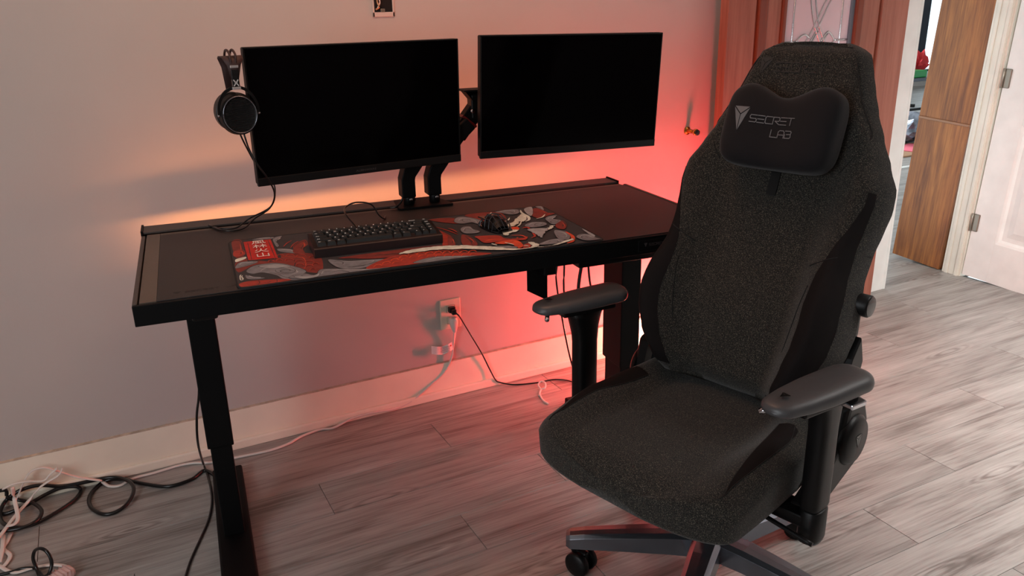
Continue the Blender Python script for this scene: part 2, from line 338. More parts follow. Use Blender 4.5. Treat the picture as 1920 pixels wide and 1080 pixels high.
# measured outlines of the printed artwork (metres on the mat) and cable paths (metres in the room)
ART= [('dred','p',[(0.0085,0.407),(0.032,0.407),(0.027,0.2425),(0.0109,0.2437),(0.0068,0.2907)]),('dred','p',[(0.006,0.2035),(0.0341,0.2266),(0.0851,0.178),(0.1135,0.2343),(0.1884,0.2026),(0.2023,0.1483),(0.1867,0.043),(0.1543,0.0579),(0.1307,0.109),(0.1034,0.1513),(0.0489,0.1646),(0.0086,0.1194)]),('red','p',[(0.0075,0.3036),(0.0297,0.3134),(0.0317,0.266),(0.0068,0.2583)]),('white','p',[(0.006,0.2211),(0.0104,0.2345),(0.0311,0.2438),(0.0309,0.228),(0.0089,0.2073)]),('grey','p',[(0.0065,0.1782),(0.0197,0.2023),(0.0557,0.1917),(0.0432,0.1732),(0.006,0.1549)]),('grey','p',[(0.0257,0.1228),(0.0485,0.1588),(0.096,0.1577),(0.1313,0.1146),(0.1535,0.0639),(0.1384,0.0429),(0.1185,0.0438),(0.18,0.0156),(0.1774,0.006),(0.1256,0.006),(0.0986,0.0286),(0.0867,0.0612),(0.0591,0.0961),(0.0376,0.0948)]),('lgrey','p',[(0.0556,0.1496),(0.0952,0.1491),(0.1238,0.1181),(0.1078,0.1166),(0.0769,0.1222)]),('dark','s.0016',[(0.0893,0.1049),(0.1009,0.1111),(0.1222,0.1042),(0.1319,0.0795),(0.1209,0.0649),(0.1035,0.0757),(0.0987,0.0892),(0.1087,0.0959),(0.1191,0.09),(0.1195,0.0796),(0.1129,0.077)]),('dark','s.0012',[(0.0893,0.1049),(0.0892,0.0879),(0.0997,0.069),(0.1203,0.0596),(0.133,0.0621)]),('grey','p',[(0.0221,0.0909),(0.0357,0.0682),(0.0614,0.051),(0.0403,0.0499),(0.0233,0.0631)]),('red','p',[(0.006,0.0344),(0.0398,0.0422),(0.1026,0.0241),(0.1084,0.0082),(0.0426,0.006),(0.012,0.006),(0.006,0.0089)]),('dark','s.0012',[(0.0455,0.0396),(0.047,0.0206),(0.0414,0.006)]),('dark','q',[(0.0346,0.3938),(0.1115,0.3861),(0.1127,0.1981),(0.0341,0.1986)]),('card','q',[(0.0359,0.386),(0.1046,0.3827),(0.1049,0.1986),(0.0362,0.21)]),('dark','s.0016',[(0.046,0.3769),(0.044,0.2107)]),('dark','s.0016',[(0.0973,0.3788),(0.0985,0.2029)]),('dark','s.0012',[(0.0836,0.0301),(0.0843,0.0139),(0.0795,0.006)]),('white','s.0022',[(0.0127,0.0979),(0.01,0.0909),(0.0085,0.0645),(0.0107,0.0518)]),('white','s.0022',[(0.0146,0.0916),(0.0126,0.0788),(0.0146,0.0671),(0.0126,0.0531)]),('white','s.0016',[(0.0075,0.0677),(0.0158,0.0612)]),('grey','p',[(0.1131,0.281),(0.1448,0.2594),(0.1515,0.2297),(0.144,0.2233),(0.1154,0.2532)]),('grey','p',[(0.111,0.3848),(0.1343,0.4038),(0.1287,0.3839),(0.1144,0.3648),(0.1187,0.3199),(0.1151,0.3007),(0.1108,0.3096)]),('grey','p',[(0.0596,0.4018),(0.0848,0.407),(0.1127,0.4027),(0.1076,0.3864),(0.073,0.3932)]),('dred','p',[(0.148,0.2579),(0.1566,0.302),(0.1874,0.3377),(0.1878,0.2873),(0.1714,0.2537),(0.1698,0.2016),(0.1459,0.2257)]),('red','s.003',[(0.1282,0.2945),(0.14,0.324),(0.1547,0.3458)]),('red','s.003',[(0.143,0.2738),(0.1558,0.3095),(0.1706,0.331)]),('red','s.003',[(0.1016,0.2046),(0.1051,0.2202),(0.1126,0.2257),(0.1187,0.2176),(0.1203,0.2041)]),('red','s.003',[(0.1231,0.1977),(0.1269,0.2132),(0.1351,0.2184),(0.1417,0.2101),(0.1434,0.1966)]),('red','s.003',[(0.1464,0.1837),(0.1507,0.1989),(0.16,0.2035),(0.1676,0.1948),(0.1696,0.1811)]),('red','s.003',[(0.1734,0.1586),(0.1774,0.1737),(0.1851,0.179),(0.191,0.1712),(0.1921,0.158)]),('red','s.003',[(0.0784,0.1659),(0.0813,0.181),(0.0875,0.1868),(0.0925,0.1795),(0.0937,0.1667)]),('red','s.003',[(0.0967,0.1635),(0.0999,0.1785),(0.1067,0.184),(0.1122,0.1765),(0.1135,0.1636)]),('red','s.003',[(0.1167,0.1603),(0.1206,0.1751),(0.1291,0.1799),(0.1362,0.1716),(0.138,0.1584)]),('red','s.003',[(0.1377,0.1384),(0.1419,0.1529),(0.1509,0.1573),(0.1585,0.1489),(0.1604,0.1357)]),('red','s.003',[(0.1584,0.1228),(0.1626,0.1372),(0.1718,0.1415),(0.1792,0.1331),(0.181,0.1201)]),('red','s.003',[(0.1357,0.1096),(0.1395,0.1238),(0.1474,0.1285),(0.1537,0.1208),(0.1553,0.1082)]),('red','s.003',[(0.1554,0.0888),(0.1593,0.1028),(0.1672,0.1074),(0.1734,0.0998),(0.1749,0.0874)]),('red','s.003',[(0.1731,0.0982),(0.1767,0.1125),(0.1832,0.1179),(0.1878,0.111),(0.1885,0.0987)]),('red','s.003',[(0.1613,0.0575),(0.1647,0.0713),(0.1709,0.0764),(0.1756,0.0697),(0.1763,0.058)]),('dred','p',[(0.2549,0.1355),(0.4996,0.1333),(0.5376,0.0681),(0.4371,0.0889),(0.3331,0.0865),(0.2714,0.1152)]),('dark','s.002',[(0.2913,0.1312),(0.3718,0.1065),(0.4702,0.1063)]),('dark','s.002',[(0.3046,0.1123),(0.3902,0.1108),(0.4402,0.1005)]),('grey','p',[(0.2154,0.1288),(0.255,0.0981),(0.3092,0.0852),(0.3429,0.0696),(0.2879,0.0293),(0.2443,0.0379),(0.2232,0.065)]),('grey','p',[(0.172,0.0206),(0.1866,0.0565),(0.2263,0.045),(0.2797,0.0204),(0.3402,0.006),(0.2816,0.006),(0.204,0.006),(0.1817,0.006),(0.1376,0.006),(0.1114,0.0287),(0.1441,0.0444),(0.1603,0.0259)]),('lgrey','p',[(0.1238,0.0296),(0.1592,0.0177),(0.1793,0.0282),(0.1691,0.006),(0.1389,0.006)]),('dark','s.0014',[(0.2225,0.101),(0.2336,0.1081),(0.2439,0.0911),(0.238,0.0759),(0.2264,0.0848)]),('dark','s.002',[(0.2462,0.0486),(0.2852,0.0481),(0.3282,0.0641)]),('dark','s.0016',[(0.1998,0.0188),(0.2238,0.0302),(0.2406,0.0168),(0.2436,0.006)]),('red','p',[(0.2843,0.0194),(0.341,0.0766),(0.4044,0.0977),(0.4807,0.0686),(0.5674,0.028),(0.5831,0.006),(0.4644,0.0131),(0.4134,0.006),(0.3466,0.006)]),('grey','p',[(0.3982,0.0196),(0.4586,0.0406),(0.553,0.0067),(0.5743,0.006),(0.4793,0.006),(0.4179,0.006)]),('dred','p',[(0.5445,0.3991),(0.6065,0.3868),(0.6444,0.3252),(0.6013,0.3173),(0.5524,0.3695)]),('red','s.004',[(0.5357,0.3109),(0.5577,0.2526),(0.5676,0.2096)]),('red','p',[(0.5311,0.281),(0.5462,0.1898),(0.5297,0.1122),(0.5116,0.1004),(0.4992,0.1197),(0.5231,0.2008)]),('orange','s.0035',[(0.3021,0.0192),(0.3093,0.0346),(0.3197,0.0369),(0.3233,0.0234)]),('orange','s.0035',[(0.3255,0.0336),(0.333,0.0492),(0.3435,0.0516),(0.3471,0.0379)]),('orange','s.0035',[(0.3494,0.0482),(0.3572,0.0642),(0.3679,0.0666),(0.3713,0.0527)]),('orange','s.0025',[(0.348,0.0273),(0.3562,0.0414),(0.3646,0.0412)]),('orange','s.0035',[(0.3739,0.0632),(0.3819,0.0795),(0.3928,0.082),(0.3962,0.0678)]),('orange','s.0025',[(0.3721,0.0419),(0.3807,0.0563),(0.3892,0.0561)]),('orange','s.0035',[(0.3989,0.0785),(0.4072,0.0951),(0.4183,0.0977),(0.4216,0.0832)]),('orange','s.0025',[(0.3969,0.0569),(0.4057,0.0715),(0.4143,0.0713)]),('orange','s.0035',[(0.4186,0.0719),(0.4271,0.0884),(0.4383,0.0909),(0.4414,0.0765)]),('orange','s.0025',[(0.4164,0.0503),(0.4254,0.0649),(0.434,0.0647)]),('orange','s.0035',[(0.4383,0.0652),(0.447,0.0817),(0.4583,0.0842),(0.4613,0.0698)]),('orange','s.0025',[(0.4359,0.0437),(0.4451,0.0582),(0.4538,0.058)]),('orange','s.0035',[(0.4581,0.0585),(0.467,0.0749),(0.4783,0.0775),(0.4812,0.0631)]),('orange','s.0025',[(0.4555,0.037),(0.4648,0.0516),(0.4735,0.0513)]),('orange','s.0035',[(0.4779,0.0518),(0.4869,0.0682),(0.4983,0.0707),(0.5011,0.0564)]),('orange','s.0025',[(0.4751,0.0304),(0.4846,0.0449),(0.4933,0.0447)]),('orange','s.0035',[(0.4977,0.0452),(0.5069,0.0615),(0.5183,0.064),(0.521,0.0497)]),('orange','s.0025',[(0.4946,0.0238),(0.5043,0.0382),(0.5131,0.038)]),('orange','s.0035',[(0.5175,0.0385),(0.5269,0.0547),(0.5384,0.0572),(0.5409,0.043)]),('orange','s.0025',[(0.5142,0.0172),(0.5241,0.0316),(0.5329,0.0313)]),('orange','s.0035',[(0.5373,0.0318),(0.5469,0.048),(0.5584,0.0504),(0.5609,0.0363)]),('orange','s.0025',[(0.5339,0.0106),(0.5439,0.0249),(0.5527,0.0246)]),('dred','p',[(0.6496,0.401),(0.7253,0.4027),(0.7509,0.3737),(0.7434,0.313),(0.7166,0.2547),(0.7009,0.2923),(0.6703,0.3172),(0.6623,0.3521)]),('grey','p',[(0.6013,0.3504),(0.6195,0.3812),(0.6475,0.3751),(0.6703,0.3172),(0.6554,0.2741),(0.6412,0.3109),(0.6138,0.3089),(0.5998,0.3257)]),('grey','p',[(0.5875,0.2488),(0.6029,0.2748),(0.6208,0.2711),(0.6208,0.2423),(0.6288,0.2104),(0.6114,0.2003),(0.5873,0.2117)]),('dark','s.0014',[(0.6427,0.3304),(0.6443,0.3503),(0.6321,0.3583),(0.6229,0.3451),(0.6245,0.327),(0.6349,0.3291)]),('dark','s.0014',[(0.6147,0.2311),(0.614,0.2504),(0.6024,0.2511),(0.5951,0.2358),(0.6006,0.2238)]),('grey','p',[(0.7407,0.3952),(0.7782,0.4051),(0.8087,0.3959),(0.7984,0.3562),(0.7717,0.3472),(0.7526,0.3784)]),('dark','s.002',[(0.7583,0.3867),(0.778,0.3771),(0.7839,0.3522)]),('dred','p',[(0.8526,0.3802),(0.8809,0.3779),(0.8719,0.326),(0.89,0.3054),(0.8607,0.288),(0.8283,0.2721),(0.8201,0.3077)]),('red','s.003',[(0.8492,0.3592),(0.8691,0.344),(0.8723,0.3148)]),('red','s.003',[(0.8318,0.3235),(0.8471,0.3107),(0.8622,0.3034)]),('grey','p',[(0.8712,0.4058),(0.8891,0.397),(0.8753,0.3522),(0.8723,0.3763)]),('grey','p',[(0.7596,0.2144),(0.7896,0.2396),(0.8207,0.2246),(0.8163,0.197),(0.7873,0.1867),(0.7694,0.1904)]),('grey','p',[(0.8393,0.2563),(0.8569,0.2792),(0.8861,0.2811),(0.858,0.2525),(0.8714,0.2255),(0.8563,0.1975),(0.8342,0.1983),(0.8347,0.228)]),('dark','s.0014',[(0.7985,0.1958),(0.8113,0.2142),(0.7968,0.2211),(0.7859,0.2067),(0.7917,0.1971)]),('dark','s.0014',[(0.8575,0.217),(0.8529,0.2293),(0.8391,0.2208),(0.8385,0.2081),(0.8489,0.2091)]),('dred','p',[(0.8388,0.1862),(0.8737,0.2193),(0.8654,0.1735),(0.8433,0.1362),(0.829,0.1477)]),('lgrey','p',[(0.8294,0.3915),(0.8581,0.4064),(0.8391,0.3474),(0.8172,0.3069),(0.8146,0.3319)]),('white','j',[(0.7139,0.2412),(0.7417,0.2626),(0.7689,0.3007),(0.7976,0.3347),(0.8048,0.3204),(0.7919,0.2792),(0.7722,0.258),(0.76,0.2588),(0.746,0.2356),(0.721,0.2213)]),('white','s.007',[(0.8138,0.3821),(0.8052,0.3473),(0.8058,0.3039),(0.7937,0.268),(0.7784,0.255)]),('white','s.004',[(0.728,0.3958),(0.7154,0.3691),(0.7088,0.3349),(0.7115,0.3076)]),('white','s.004',[(0.7536,0.3133),(0.7394,0.289),(0.7224,0.2769)]),('white','s.004',[(0.859,0.305),(0.8383,0.2777),(0.8169,0.2692)]),('white','s.004',[(0.768,0.26),(0.7506,0.2285),(0.7363,0.2139)]),('red','p',[(0.603,0.1683),(0.659,0.1506),(0.6689,0.1151),(0.7092,0.1004),(0.7249,0.1105),(0.7092,0.0831),(0.6774,0.0896),(0.6387,0.0951),(0.6041,0.0988),(0.6012,0.1428)]),('orange','p',[(0.692,0.2083),(0.7343,0.212),(0.7284,0.1816),(0.6947,0.1837)]),('white','j',[(0.6823,0.1757),(0.7057,0.1877),(0.7274,0.182),(0.7193,0.1673),(0.6953,0.1604),(0.6841,0.1432),(0.6742,0.1478)]),('orange','p',[(0.6271,0.088),(0.6749,0.095),(0.6886,0.0716),(0.681,0.0297),(0.6625,0.0223),(0.6626,0.0629),(0.6404,0.0693)]),('red','p',[(0.6837,0.0366),(0.7087,0.0537),(0.7045,0.0268),(0.6814,0.006),(0.658,0.0165),(0.6756,0.0162)]),('red','s.006',[(0.7293,0.1626),(0.7443,0.1882),(0.7596,0.1903),(0.7456,0.1096),(0.7286,0.0912)]),('orange','s.005',[(0.6059,0.1106),(0.6298,0.1206),(0.6531,0.1096)]),('orange','s.004',[(0.6905,0.1356),(0.7141,0.1244),(0.7189,0.0958)]),('white','s.005',[(0.6169,0.0845),(0.6247,0.066)]),('white','s.004',[(0.6514,0.0807),(0.6651,0.0519)]),('white','s.004',[(0.6841,0.0348),(0.6938,0.0254)]),('grey','p',[(0.6031,0.0582),(0.6282,0.0545),(0.6584,0.0403),(0.6606,0.0232),(0.6145,0.0289)]),('lgrey','j',[(0.7496,0.1715),(0.7685,0.1766),(0.7988,0.1621),(0.8309,0.1852),(0.8287,0.1717),(0.8001,0.1427),(0.7819,0.1283),(0.7569,0.0865),(0.7522,0.0975),(0.7537,0.1236),(0.7493,0.153)]),('white','j',[(0.7998,0.1475),(0.8175,0.177),(0.8294,0.1762),(0.8075,0.1486)]),('grey','p',[(0.8124,0.1322),(0.8311,0.1095),(0.8276,0.0706),(0.8073,0.0368),(0.7894,0.0538),(0.7945,0.0864)]),('grey','p',[(0.7205,0.0275),(0.7581,0.0515),(0.7887,0.0524),(0.7932,0.0265),(0.765,0.0148),(0.7228,0.0223)]),('dark','s.0014',[(0.7491,0.0306),(0.7643,0.0444),(0.7773,0.0425),(0.7755,0.0281),(0.7639,0.0278)]),('orange','s.008',[(0.8331,0.1085),(0.8301,0.0607),(0.8103,0.0184),(0.7901,0.006)]),('grey','p',[(0.8364,0.0489),(0.8544,0.0668),(0.8759,0.0566),(0.8792,0.02),(0.8827,0.006),(0.8502,0.006),(0.8379,0.0224)]),('dark','s.0016',[(0.86,0.0291),(0.8598,0.0483),(0.848,0.0434),(0.8457,0.0289),(0.8544,0.0274)]),('lgrey','p',[(0.8854,0.1161),(0.8866,0.0785),(0.8859,0.043),(0.8767,0.0342),(0.8804,0.0906)]),('dred','p',[(0.5399,0.2071),(0.5447,0.1782),(0.5358,0.131),(0.5262,0.1106),(0.5128,0.1169)]),('dred','p',[(0.5718,0.1919),(0.5871,0.1758),(0.5879,0.1233),(0.5765,0.0829),(0.5472,0.1008)]),('dark','s.002',[(0.5772,0.1804),(0.5767,0.1371),(0.5681,0.0909)]),('red','s.004',[(0.5606,0.2758),(0.5679,0.2534),(0.5705,0.2243)]),('white','j',[(0.3779,0.0938),(0.4122,0.1156),(0.4505,0.1211),(0.487,0.1181),(0.522,0.1087),(0.5554,0.0944),(0.5863,0.0729),(0.6164,0.0503),(0.6533,0.0164),(0.7036,0.006),(0.7524,0.006),(0.8167,0.0396),(0.811,0.0231),(0.7649,0.006),(0.7052,0.006),(0.6539,0.006),(0.6079,0.0267),(0.5455,0.0641),(0.4789,0.0898),(0.4245,0.0922)]),('white','j',[(0.7035,0.052),(0.7153,0.0531),(0.7215,0.0352),(0.7167,0.013),(0.7003,0.006),(0.6827,0.006),(0.7017,0.02)])]
CAB= {'black_thick':[(0.0886,-0.221,0.006),(0.0818,-0.1767,0.006),(0.069,-0.134,0.006),(0.0496,-0.117,0.006),(0.0133,-0.1498,0.006),(-0.0404,-0.1598,0.006),(-0.0801,-0.1431,0.006),(-0.1376,-0.088,0.006),(-0.1761,-0.0454,0.006),(-0.2155,-0.036,0.0125),(-0.2471,-0.0378,0.006),(-0.2758,-0.0941,0.006),(-0.2747,-0.1587,0.006),(-0.2475,-0.2149,0.006),(-0.2147,-0.2282,0.006),(-0.1792,-0.2118,0.012),(-0.1556,-0.1571,0.016),(-0.157,-0.1076,0.02),(-0.1847,-0.0576,0.02),(-0.2242,-0.036,0.0216),(-0.2739,-0.036,0.0244),(-0.3465,-0.036,0.0303),(-0.4048,-0.036,0.052),(-0.4568,-0.036,0.05),(-0.4984,-0.036,0.0263),(-0.5126,-0.0764,0.012),(-0.4999,-0.1381,0.012),(-0.4622,-0.1814,0.012),(-0.4179,-0.1807,0.01),(-0.3636,-0.1464,0.01),(-0.3167,-0.0962,0.008),(-0.2996,-0.0477,0.006),(-0.3118,-0.0397,0.02),(-0.3522,-0.036,0.0257),(-0.3916,-0.0423,0.02),(-0.4251,-0.0597,0.016),(-0.4625,-0.0738,0.012),(-0.505,-0.0708,0.006),(-0.5416,-0.036,0.0159)],'black_inner':[(-0.5227,-0.036,0.0651),(-0.5045,-0.036,0.0653),(-0.4894,-0.036,0.0605),(-0.4897,-0.036,0.0358),(-0.4577,-0.0429,0.02),(-0.4237,-0.0799,0.02),(-0.4013,-0.1368,0.02),(-0.4136,-0.1846,0.02),(-0.4509,-0.2023,0.02),(-0.5045,-0.1881,0.018),(-0.5338,-0.1639,0.01)],'white_left':[(0.1551,-0.0786,0.004),(0.1083,-0.0749,0.004),(0.0727,-0.0662,0.004),(0.0259,-0.0435,0.004),(-0.0227,-0.0384,0.004),(-0.0877,-0.0455,0.004),(-0.1509,-0.049,0.004),(-0.1906,-0.0717,0.004),(-0.2204,-0.0584,0.004),(-0.2379,-0.036,0.0124)],'white_right':[(0.9837,-0.03,0.2844),(0.9799,-0.022,0.2226),(0.9683,-0.016,0.1537),(0.9325,-0.012,0.0991),(0.8781,-0.014,0.0646),(0.8184,-0.02,0.0314),(0.7641,-0.022,0.0133),(0.7097,-0.03,0.0137),(0.6494,-0.03,0.0187),(0.5699,-0.03,0.0163),(0.4971,-0.0431,0.004),(0.4528,-0.031,0.004),(0.3833,-0.0471,0.004),(0.331,-0.0755,0.004),(0.2748,-0.0878,0.004),(0.2226,-0.0858,0.004),(0.1551,-0.0786,0.004)],'pink_a':[(-0.2372,-0.045,0.0209),(-0.2955,-0.045,0.0505),(-0.3368,-0.045,0.0802),(-0.3687,-0.045,0.1058),(-0.3913,-0.045,0.1139),(-0.4162,-0.045,0.1086),(-0.4351,-0.045,0.0871),(-0.4527,-0.045,0.0572),(-0.4682,-0.045,0.0306)],'white_b':[(-0.3454,-0.06,0.1076),(-0.3679,-0.06,0.0921),(-0.3888,-0.06,0.077),(-0.4285,-0.06,0.0875),(-0.4634,-0.06,0.0895),(-0.4941,-0.06,0.0811)],'pink_c':[(-0.3311,-0.075,0.1106),(-0.3452,-0.075,0.0913),(-0.3829,-0.075,0.0748),(-0.4066,-0.075,0.0596),(-0.4361,-0.075,0.0297),(-0.4639,-0.1253,0.026),(-0.4815,-0.1719,0.026),(-0.496,-0.2122,0.026),(-0.5079,-0.2407,0.026)],'white_d':[(-0.4644,-0.09,0.0945),(-0.467,-0.09,0.0488),(-0.4596,-0.1533,0.03),(-0.4659,-0.1871,0.03),(-0.4855,-0.1883,0.03)],'white_e':[(-0.4789,-0.1903,0.006),(-0.4877,-0.2327,0.006),(-0.4942,-0.2636,0.006),(-0.4755,-0.3075,0.006),(-0.4866,-0.3475,0.006),(-0.5021,-0.3522,0.006)],'white_f':[(-0.4973,-0.1895,0.012),(-0.4948,-0.2779,0.012),(-0.498,-0.3366,0.012)],'white_g':[(-0.5003,-0.3399,0.006),(-0.4798,-0.375,0.006),(-0.4552,-0.3981,0.006),(-0.4156,-0.3975,0.006),(-0.3753,-0.4077,0.006),(-0.3455,-0.4285,0.006),(-0.3347,-0.4503,0.006),(-0.3373,-0.4697,0.006)],'black_loop':[(-0.4999,-0.3872,0.006),(-0.4687,-0.3891,0.006),(-0.4425,-0.3879,0.006),(-0.4128,-0.4028,0.006),(-0.4006,-0.4351,0.01),(-0.3904,-0.4616,0.012),(-0.3749,-0.4831,0.03),(-0.3648,-0.4765,0.05),(-0.3651,-0.4693,0.07),(-0.373,-0.4584,0.085),(-0.3864,-0.4414,0.085),(-0.4014,-0.4227,0.07),(-0.4097,-0.4181,0.045),(-0.4069,-0.4252,0.02),(-0.401,-0.4498,0.006)],'cord_wall':[(0.9801,-0.045,0.3468),(1.0039,-0.05,0.3124),(1.0441,-0.04,0.2369),(1.0876,-0.03,0.1542),(1.1212,-0.025,0.0777),(1.1424,-0.03,0.0295),(1.1604,-0.03,0.0137),(1.2021,-0.0528,0.004),(1.2492,-0.0746,0.004),(1.3011,-0.0882,0.004),(1.358,-0.0936,0.004),(1.4045,-0.1259,0.004),(1.4324,-0.1911,0.004)],'pink_loop':[(1.2442,-0.262,0.004),(1.2419,-0.2262,0.004),(1.2574,-0.1743,0.004),(1.2766,-0.1484,0.006),(1.2799,-0.1219,0.012),(1.2986,-0.1139,0.02),(1.3042,-0.1334,0.02),(1.2916,-0.1552,0.012),(1.2744,-0.1524,0.006),(1.2469,-0.1888,0.004)],'leg_cable':[(0.0671,-0.42,0.4867),(0.0574,-0.4,0.4002),(0.0442,-0.38,0.3284),(0.0381,-0.33,0.2202),(0.0551,-0.1014,0.03),(0.0605,-0.1416,0.003),(0.0574,-0.2432,0.003),(0.0482,-0.319,0.003),(0.0279,-0.3991,0.003),(-0.0048,-0.4805,0.003),(-0.0406,-0.5663,0.003),(-0.0676,-0.649,0.003)]}
# ------------------------------------------------------------------ materials
M_wall = mat('grey_wall_paint', (186, 180, 176), .75, bump=.12, bscale=90, nscale=3, namt=.02)
M_base = mat('cream_trim_paint', (240, 231, 213), .45, bump=.06, bscale=60, nscale=6, namt=.04)
M_white = mat('white_door_paint', (236, 234, 229), .35, bump=.05, bscale=120)
M_casing = mat('ivory_casing_paint', (228, 220, 205), .4, bump=.04)
M_black = mat('black_powder_coat', (7, 7, 8), .55, bump=.1, bscale=900, spec=.14)
M_blackm = mat('matte_black_plastic', (9, 9, 10), .42, bump=.1, bscale=700, spec=.25)
M_gloss = mat('gloss_black', (12, 12, 14), .16)
M_alu = mat('black_polished_aluminium', (128, 131, 140), .22, metal=.9)
M_pad = mat('dark_leatherette', (27, 23, 23), .5, bump=.5, bscale=700, nscale=30, namt=.06)
M_frame = mat('graphite_steel_top', (58, 52, 48), .45, bump=.2, bscale=900)
M_screen = mat('dark_screen_glass', (3, 2, 3), .1, spec=.06)
M_pu = mat('soft_black_armrest', (64, 64, 66), .42, bump=.08, bscale=900)
M_suede = mat('black_suede', (22, 18, 18), .85, bump=.3, bscale=1500, spec=.15)
M_velour = mat('black_velour', (17, 15, 18), .8, bump=.3, bscale=1200, sheen=.12, spec=.2)
M_print = mat('grey_print', (98, 98, 100), .5)
M_printd = mat('dark_thread', (14, 13, 13), .6)
M_rubber = mat('black_cable_rubber', (14, 13, 14), .3)
M_cordw = mat('white_cord_vinyl', (225, 215, 208), .4)
M_steel = mat('brushed_nickel', (150, 142, 130), .35, metal=.8)
M_brass = mat('polished_brass', (205, 150, 70), .2, metal=1.0)
M_chrome = mat('chrome', (200, 200, 205), .12, metal=1.0)

def fabric_mat(name, a, b, c, scale=900):
    m = bpy.data.materials.new(name); m.use_nodes = True; nt = m.node_tree; N = nt.nodes.new; L = nt.links.new
    bs = nt.nodes['Principled BSDF']; bs.inputs['Roughness'].default_value = .95; bs.inputs['Specular IOR Level'].default_value = .15
    bs.inputs['Sheen Weight'].default_value = .12
    tc = N('ShaderNodeTexCoord'); n = N('ShaderNodeTexNoise'); n.inputs['Scale'].default_value = scale * .33; n.inputs['Detail'].default_value = 4; n.inputs['Roughness'].default_value = .8
    L(tc.outputs['Object'], n.inputs['Vector']); cr = N('ShaderNodeValToRGB'); e = cr.color_ramp.elements
    e[0].position = .38; e[0].color = srgb(*a); e[1].position = .66; e[1].color = srgb(*c); k = e.new(.54); k.color = srgb(*b)
    L(n.outputs['Fac'], cr.inputs['Fac']); L(cr.outputs[0], bs.inputs['Base Color'])
    bp = N('ShaderNodeBump'); bp.inputs['Strength'].default_value = .5; bp.inputs['Distance'].default_value = .0015
    L(n.outputs['Fac'], bp.inputs['Height']); L(bp.outputs[0], bs.inputs['Normal']); return m
M_fab = fabric_mat('charcoal_speckled_fabric', (15, 15, 15), (40, 39, 37), (116, 110, 97), 1400)
M_plank = wood_mat('grey_oak_vinyl', [(.30, (82, 74, 70)), (.41, (120, 112, 107)), (.50, (156, 150, 145)), (.60, (174, 169, 164)), (.70, (206, 201, 196))], 'x', 1.2, .42, .07, stretch=15, bump=.10, knots=1.0)
M_walnut = wood_mat('walnut_board', [(.3, (72, 36, 14)), (.43, (118, 66, 28)), (.55, (158, 96, 44)), (.7, (190, 124, 64))], 'z', 1.4, .45, .05, stretch=12)
M_mahog = wood_mat('reddish_door_wood', [(.3, (124, 66, 50)), (.5, (156, 94, 76)), (.7, (178, 116, 98))], 'z', 1.2, .45, .04)
M_mahogd = wood_mat('dark_door_moulding', [(.3, (96, 36, 18)), (.6, (132, 58, 32))], 'z', 1.2, .35, .04)

# ------------------------------------------------------------------ the setting
XR = 3.86
SUB = mat('dark_subfloor', (60, 54, 50), .8)
floor = box('floor', -1.9, XR + .02, -5.0, .02, -.06, -.003, SUB); struct(floor, 'grey wood-look plank floor of the room', 'floor')
PW, PL = .182, 1.22
def plank_row(y0, x0, x1, off, parent):
    x = x0 - off
    while x < x1:
        a, b = max(x, x0), min(x + PL, x1)
        if b - a > .03:
            cx, cy = (a + b) / 2, y0 + PW / 2; hx = (b - a) / 2 - .0008; hy = PW / 2 - .0006; c = .0007
            vs = [(-hx, -hy, -.003), (hx, -hy, -.003), (hx, hy, -.003), (-hx, hy, -.003), (-hx, -hy, -c), (hx, -hy, -c), (hx, hy, -c), (-hx, hy, -c),
                  (-hx + c, -hy + c, 0), (hx - c, -hy + c, 0), (hx - c, hy - c, 0), (-hx + c, hy - c, 0)]
            fs = [(0, 1, 5, 4), (1, 2, 6, 5), (2, 3, 7, 6), (3, 0, 4, 7), (4, 5, 9, 8), (5, 6, 10, 9), (6, 7, 11, 10), (7, 4, 8, 11), (8, 9, 10, 11)]
            mesh('plank', vs, fs, M_plank, parent, loc=(cx, cy, 0))
        x += PL
random.seed(3)
offs = [0.41, .95, .18, .72, 1.08, .33, .86, .05, .6, 1.15, .27, .78]
for i in range(18): plank_row(-(i + 1) * PW, -1.9, XR, offs[i % 12], floor)
far_floor = box('floor', 3.2, 14.0, .0, 6.6, -.06, -.003, SUB); struct(far_floor, 'plank floor of the room beyond the opening', 'floor')
for i in range(11): plank_row(.0 + i * PW, 3.381, 7.2, offs[(i + 5) % 12], far_floor)
box('threshold_strip', 3.6, 8.5, 2.01, 2.06, -.003, .004, M_white, far_floor)
box('floor_slab', 3.2, 14, 2.06, 6.6, -.003, 0, M_plank, far_floor)
box('floor_slab', -1.9, XR, -5, -18 * PW - .002, -.003, 0, M_plank, floor)

wb = box('wall_back', -1.9, 3.34, 0, .12, -.02, 2.6, M_wall); struct(wb, 'pale grey painted back wall behind the desk', 'wall')
wbh = box('wall_back', 3.34, XR + .12, 0, .12, 2.15, 2.6, M_wall); struct(wbh, 'wall above the opening', 'wall')
wr = box('wall_right', XR, XR + .12, -5.0, -.86, -.02, 2.6, M_wall); struct(wr, 'right wall nearest the camera', 'wall')
wr2 = box('wall_right', XR, XR + .12, -.86, 0, 2.08, 2.6, M_wall); struct(wr2, 'right wall above the white door', 'wall')
wr3 = box('wall_right', XR + .04, XR + .12, 0, .24, -.02, 2.6, M_wall); struct(wr3, 'short wall behind the walnut boards', 'wall')
bm = bmesh.new()
bmbox(bm, -2.02, -1.9, -5, -3.3, -.02, 2.6); bmbox(bm, -2.02, -1.9, -1.7, .12, -.02, 2.6); bmbox(bm, -2.02, -1.9, -3.3, -1.7, -.02, .8); bmbox(bm, -2.02, -1.9, -3.3, -1.7, 2.2, 2.6)
wl = frombm('wall_left', bm, M_wall); struct(wl, 'left wall with an opening added for light, out of frame', 'wall')
bm = bmesh.new()
bmbox(bm, -2.02, XR + .12, -5.12, -5, -.02, 2.6)
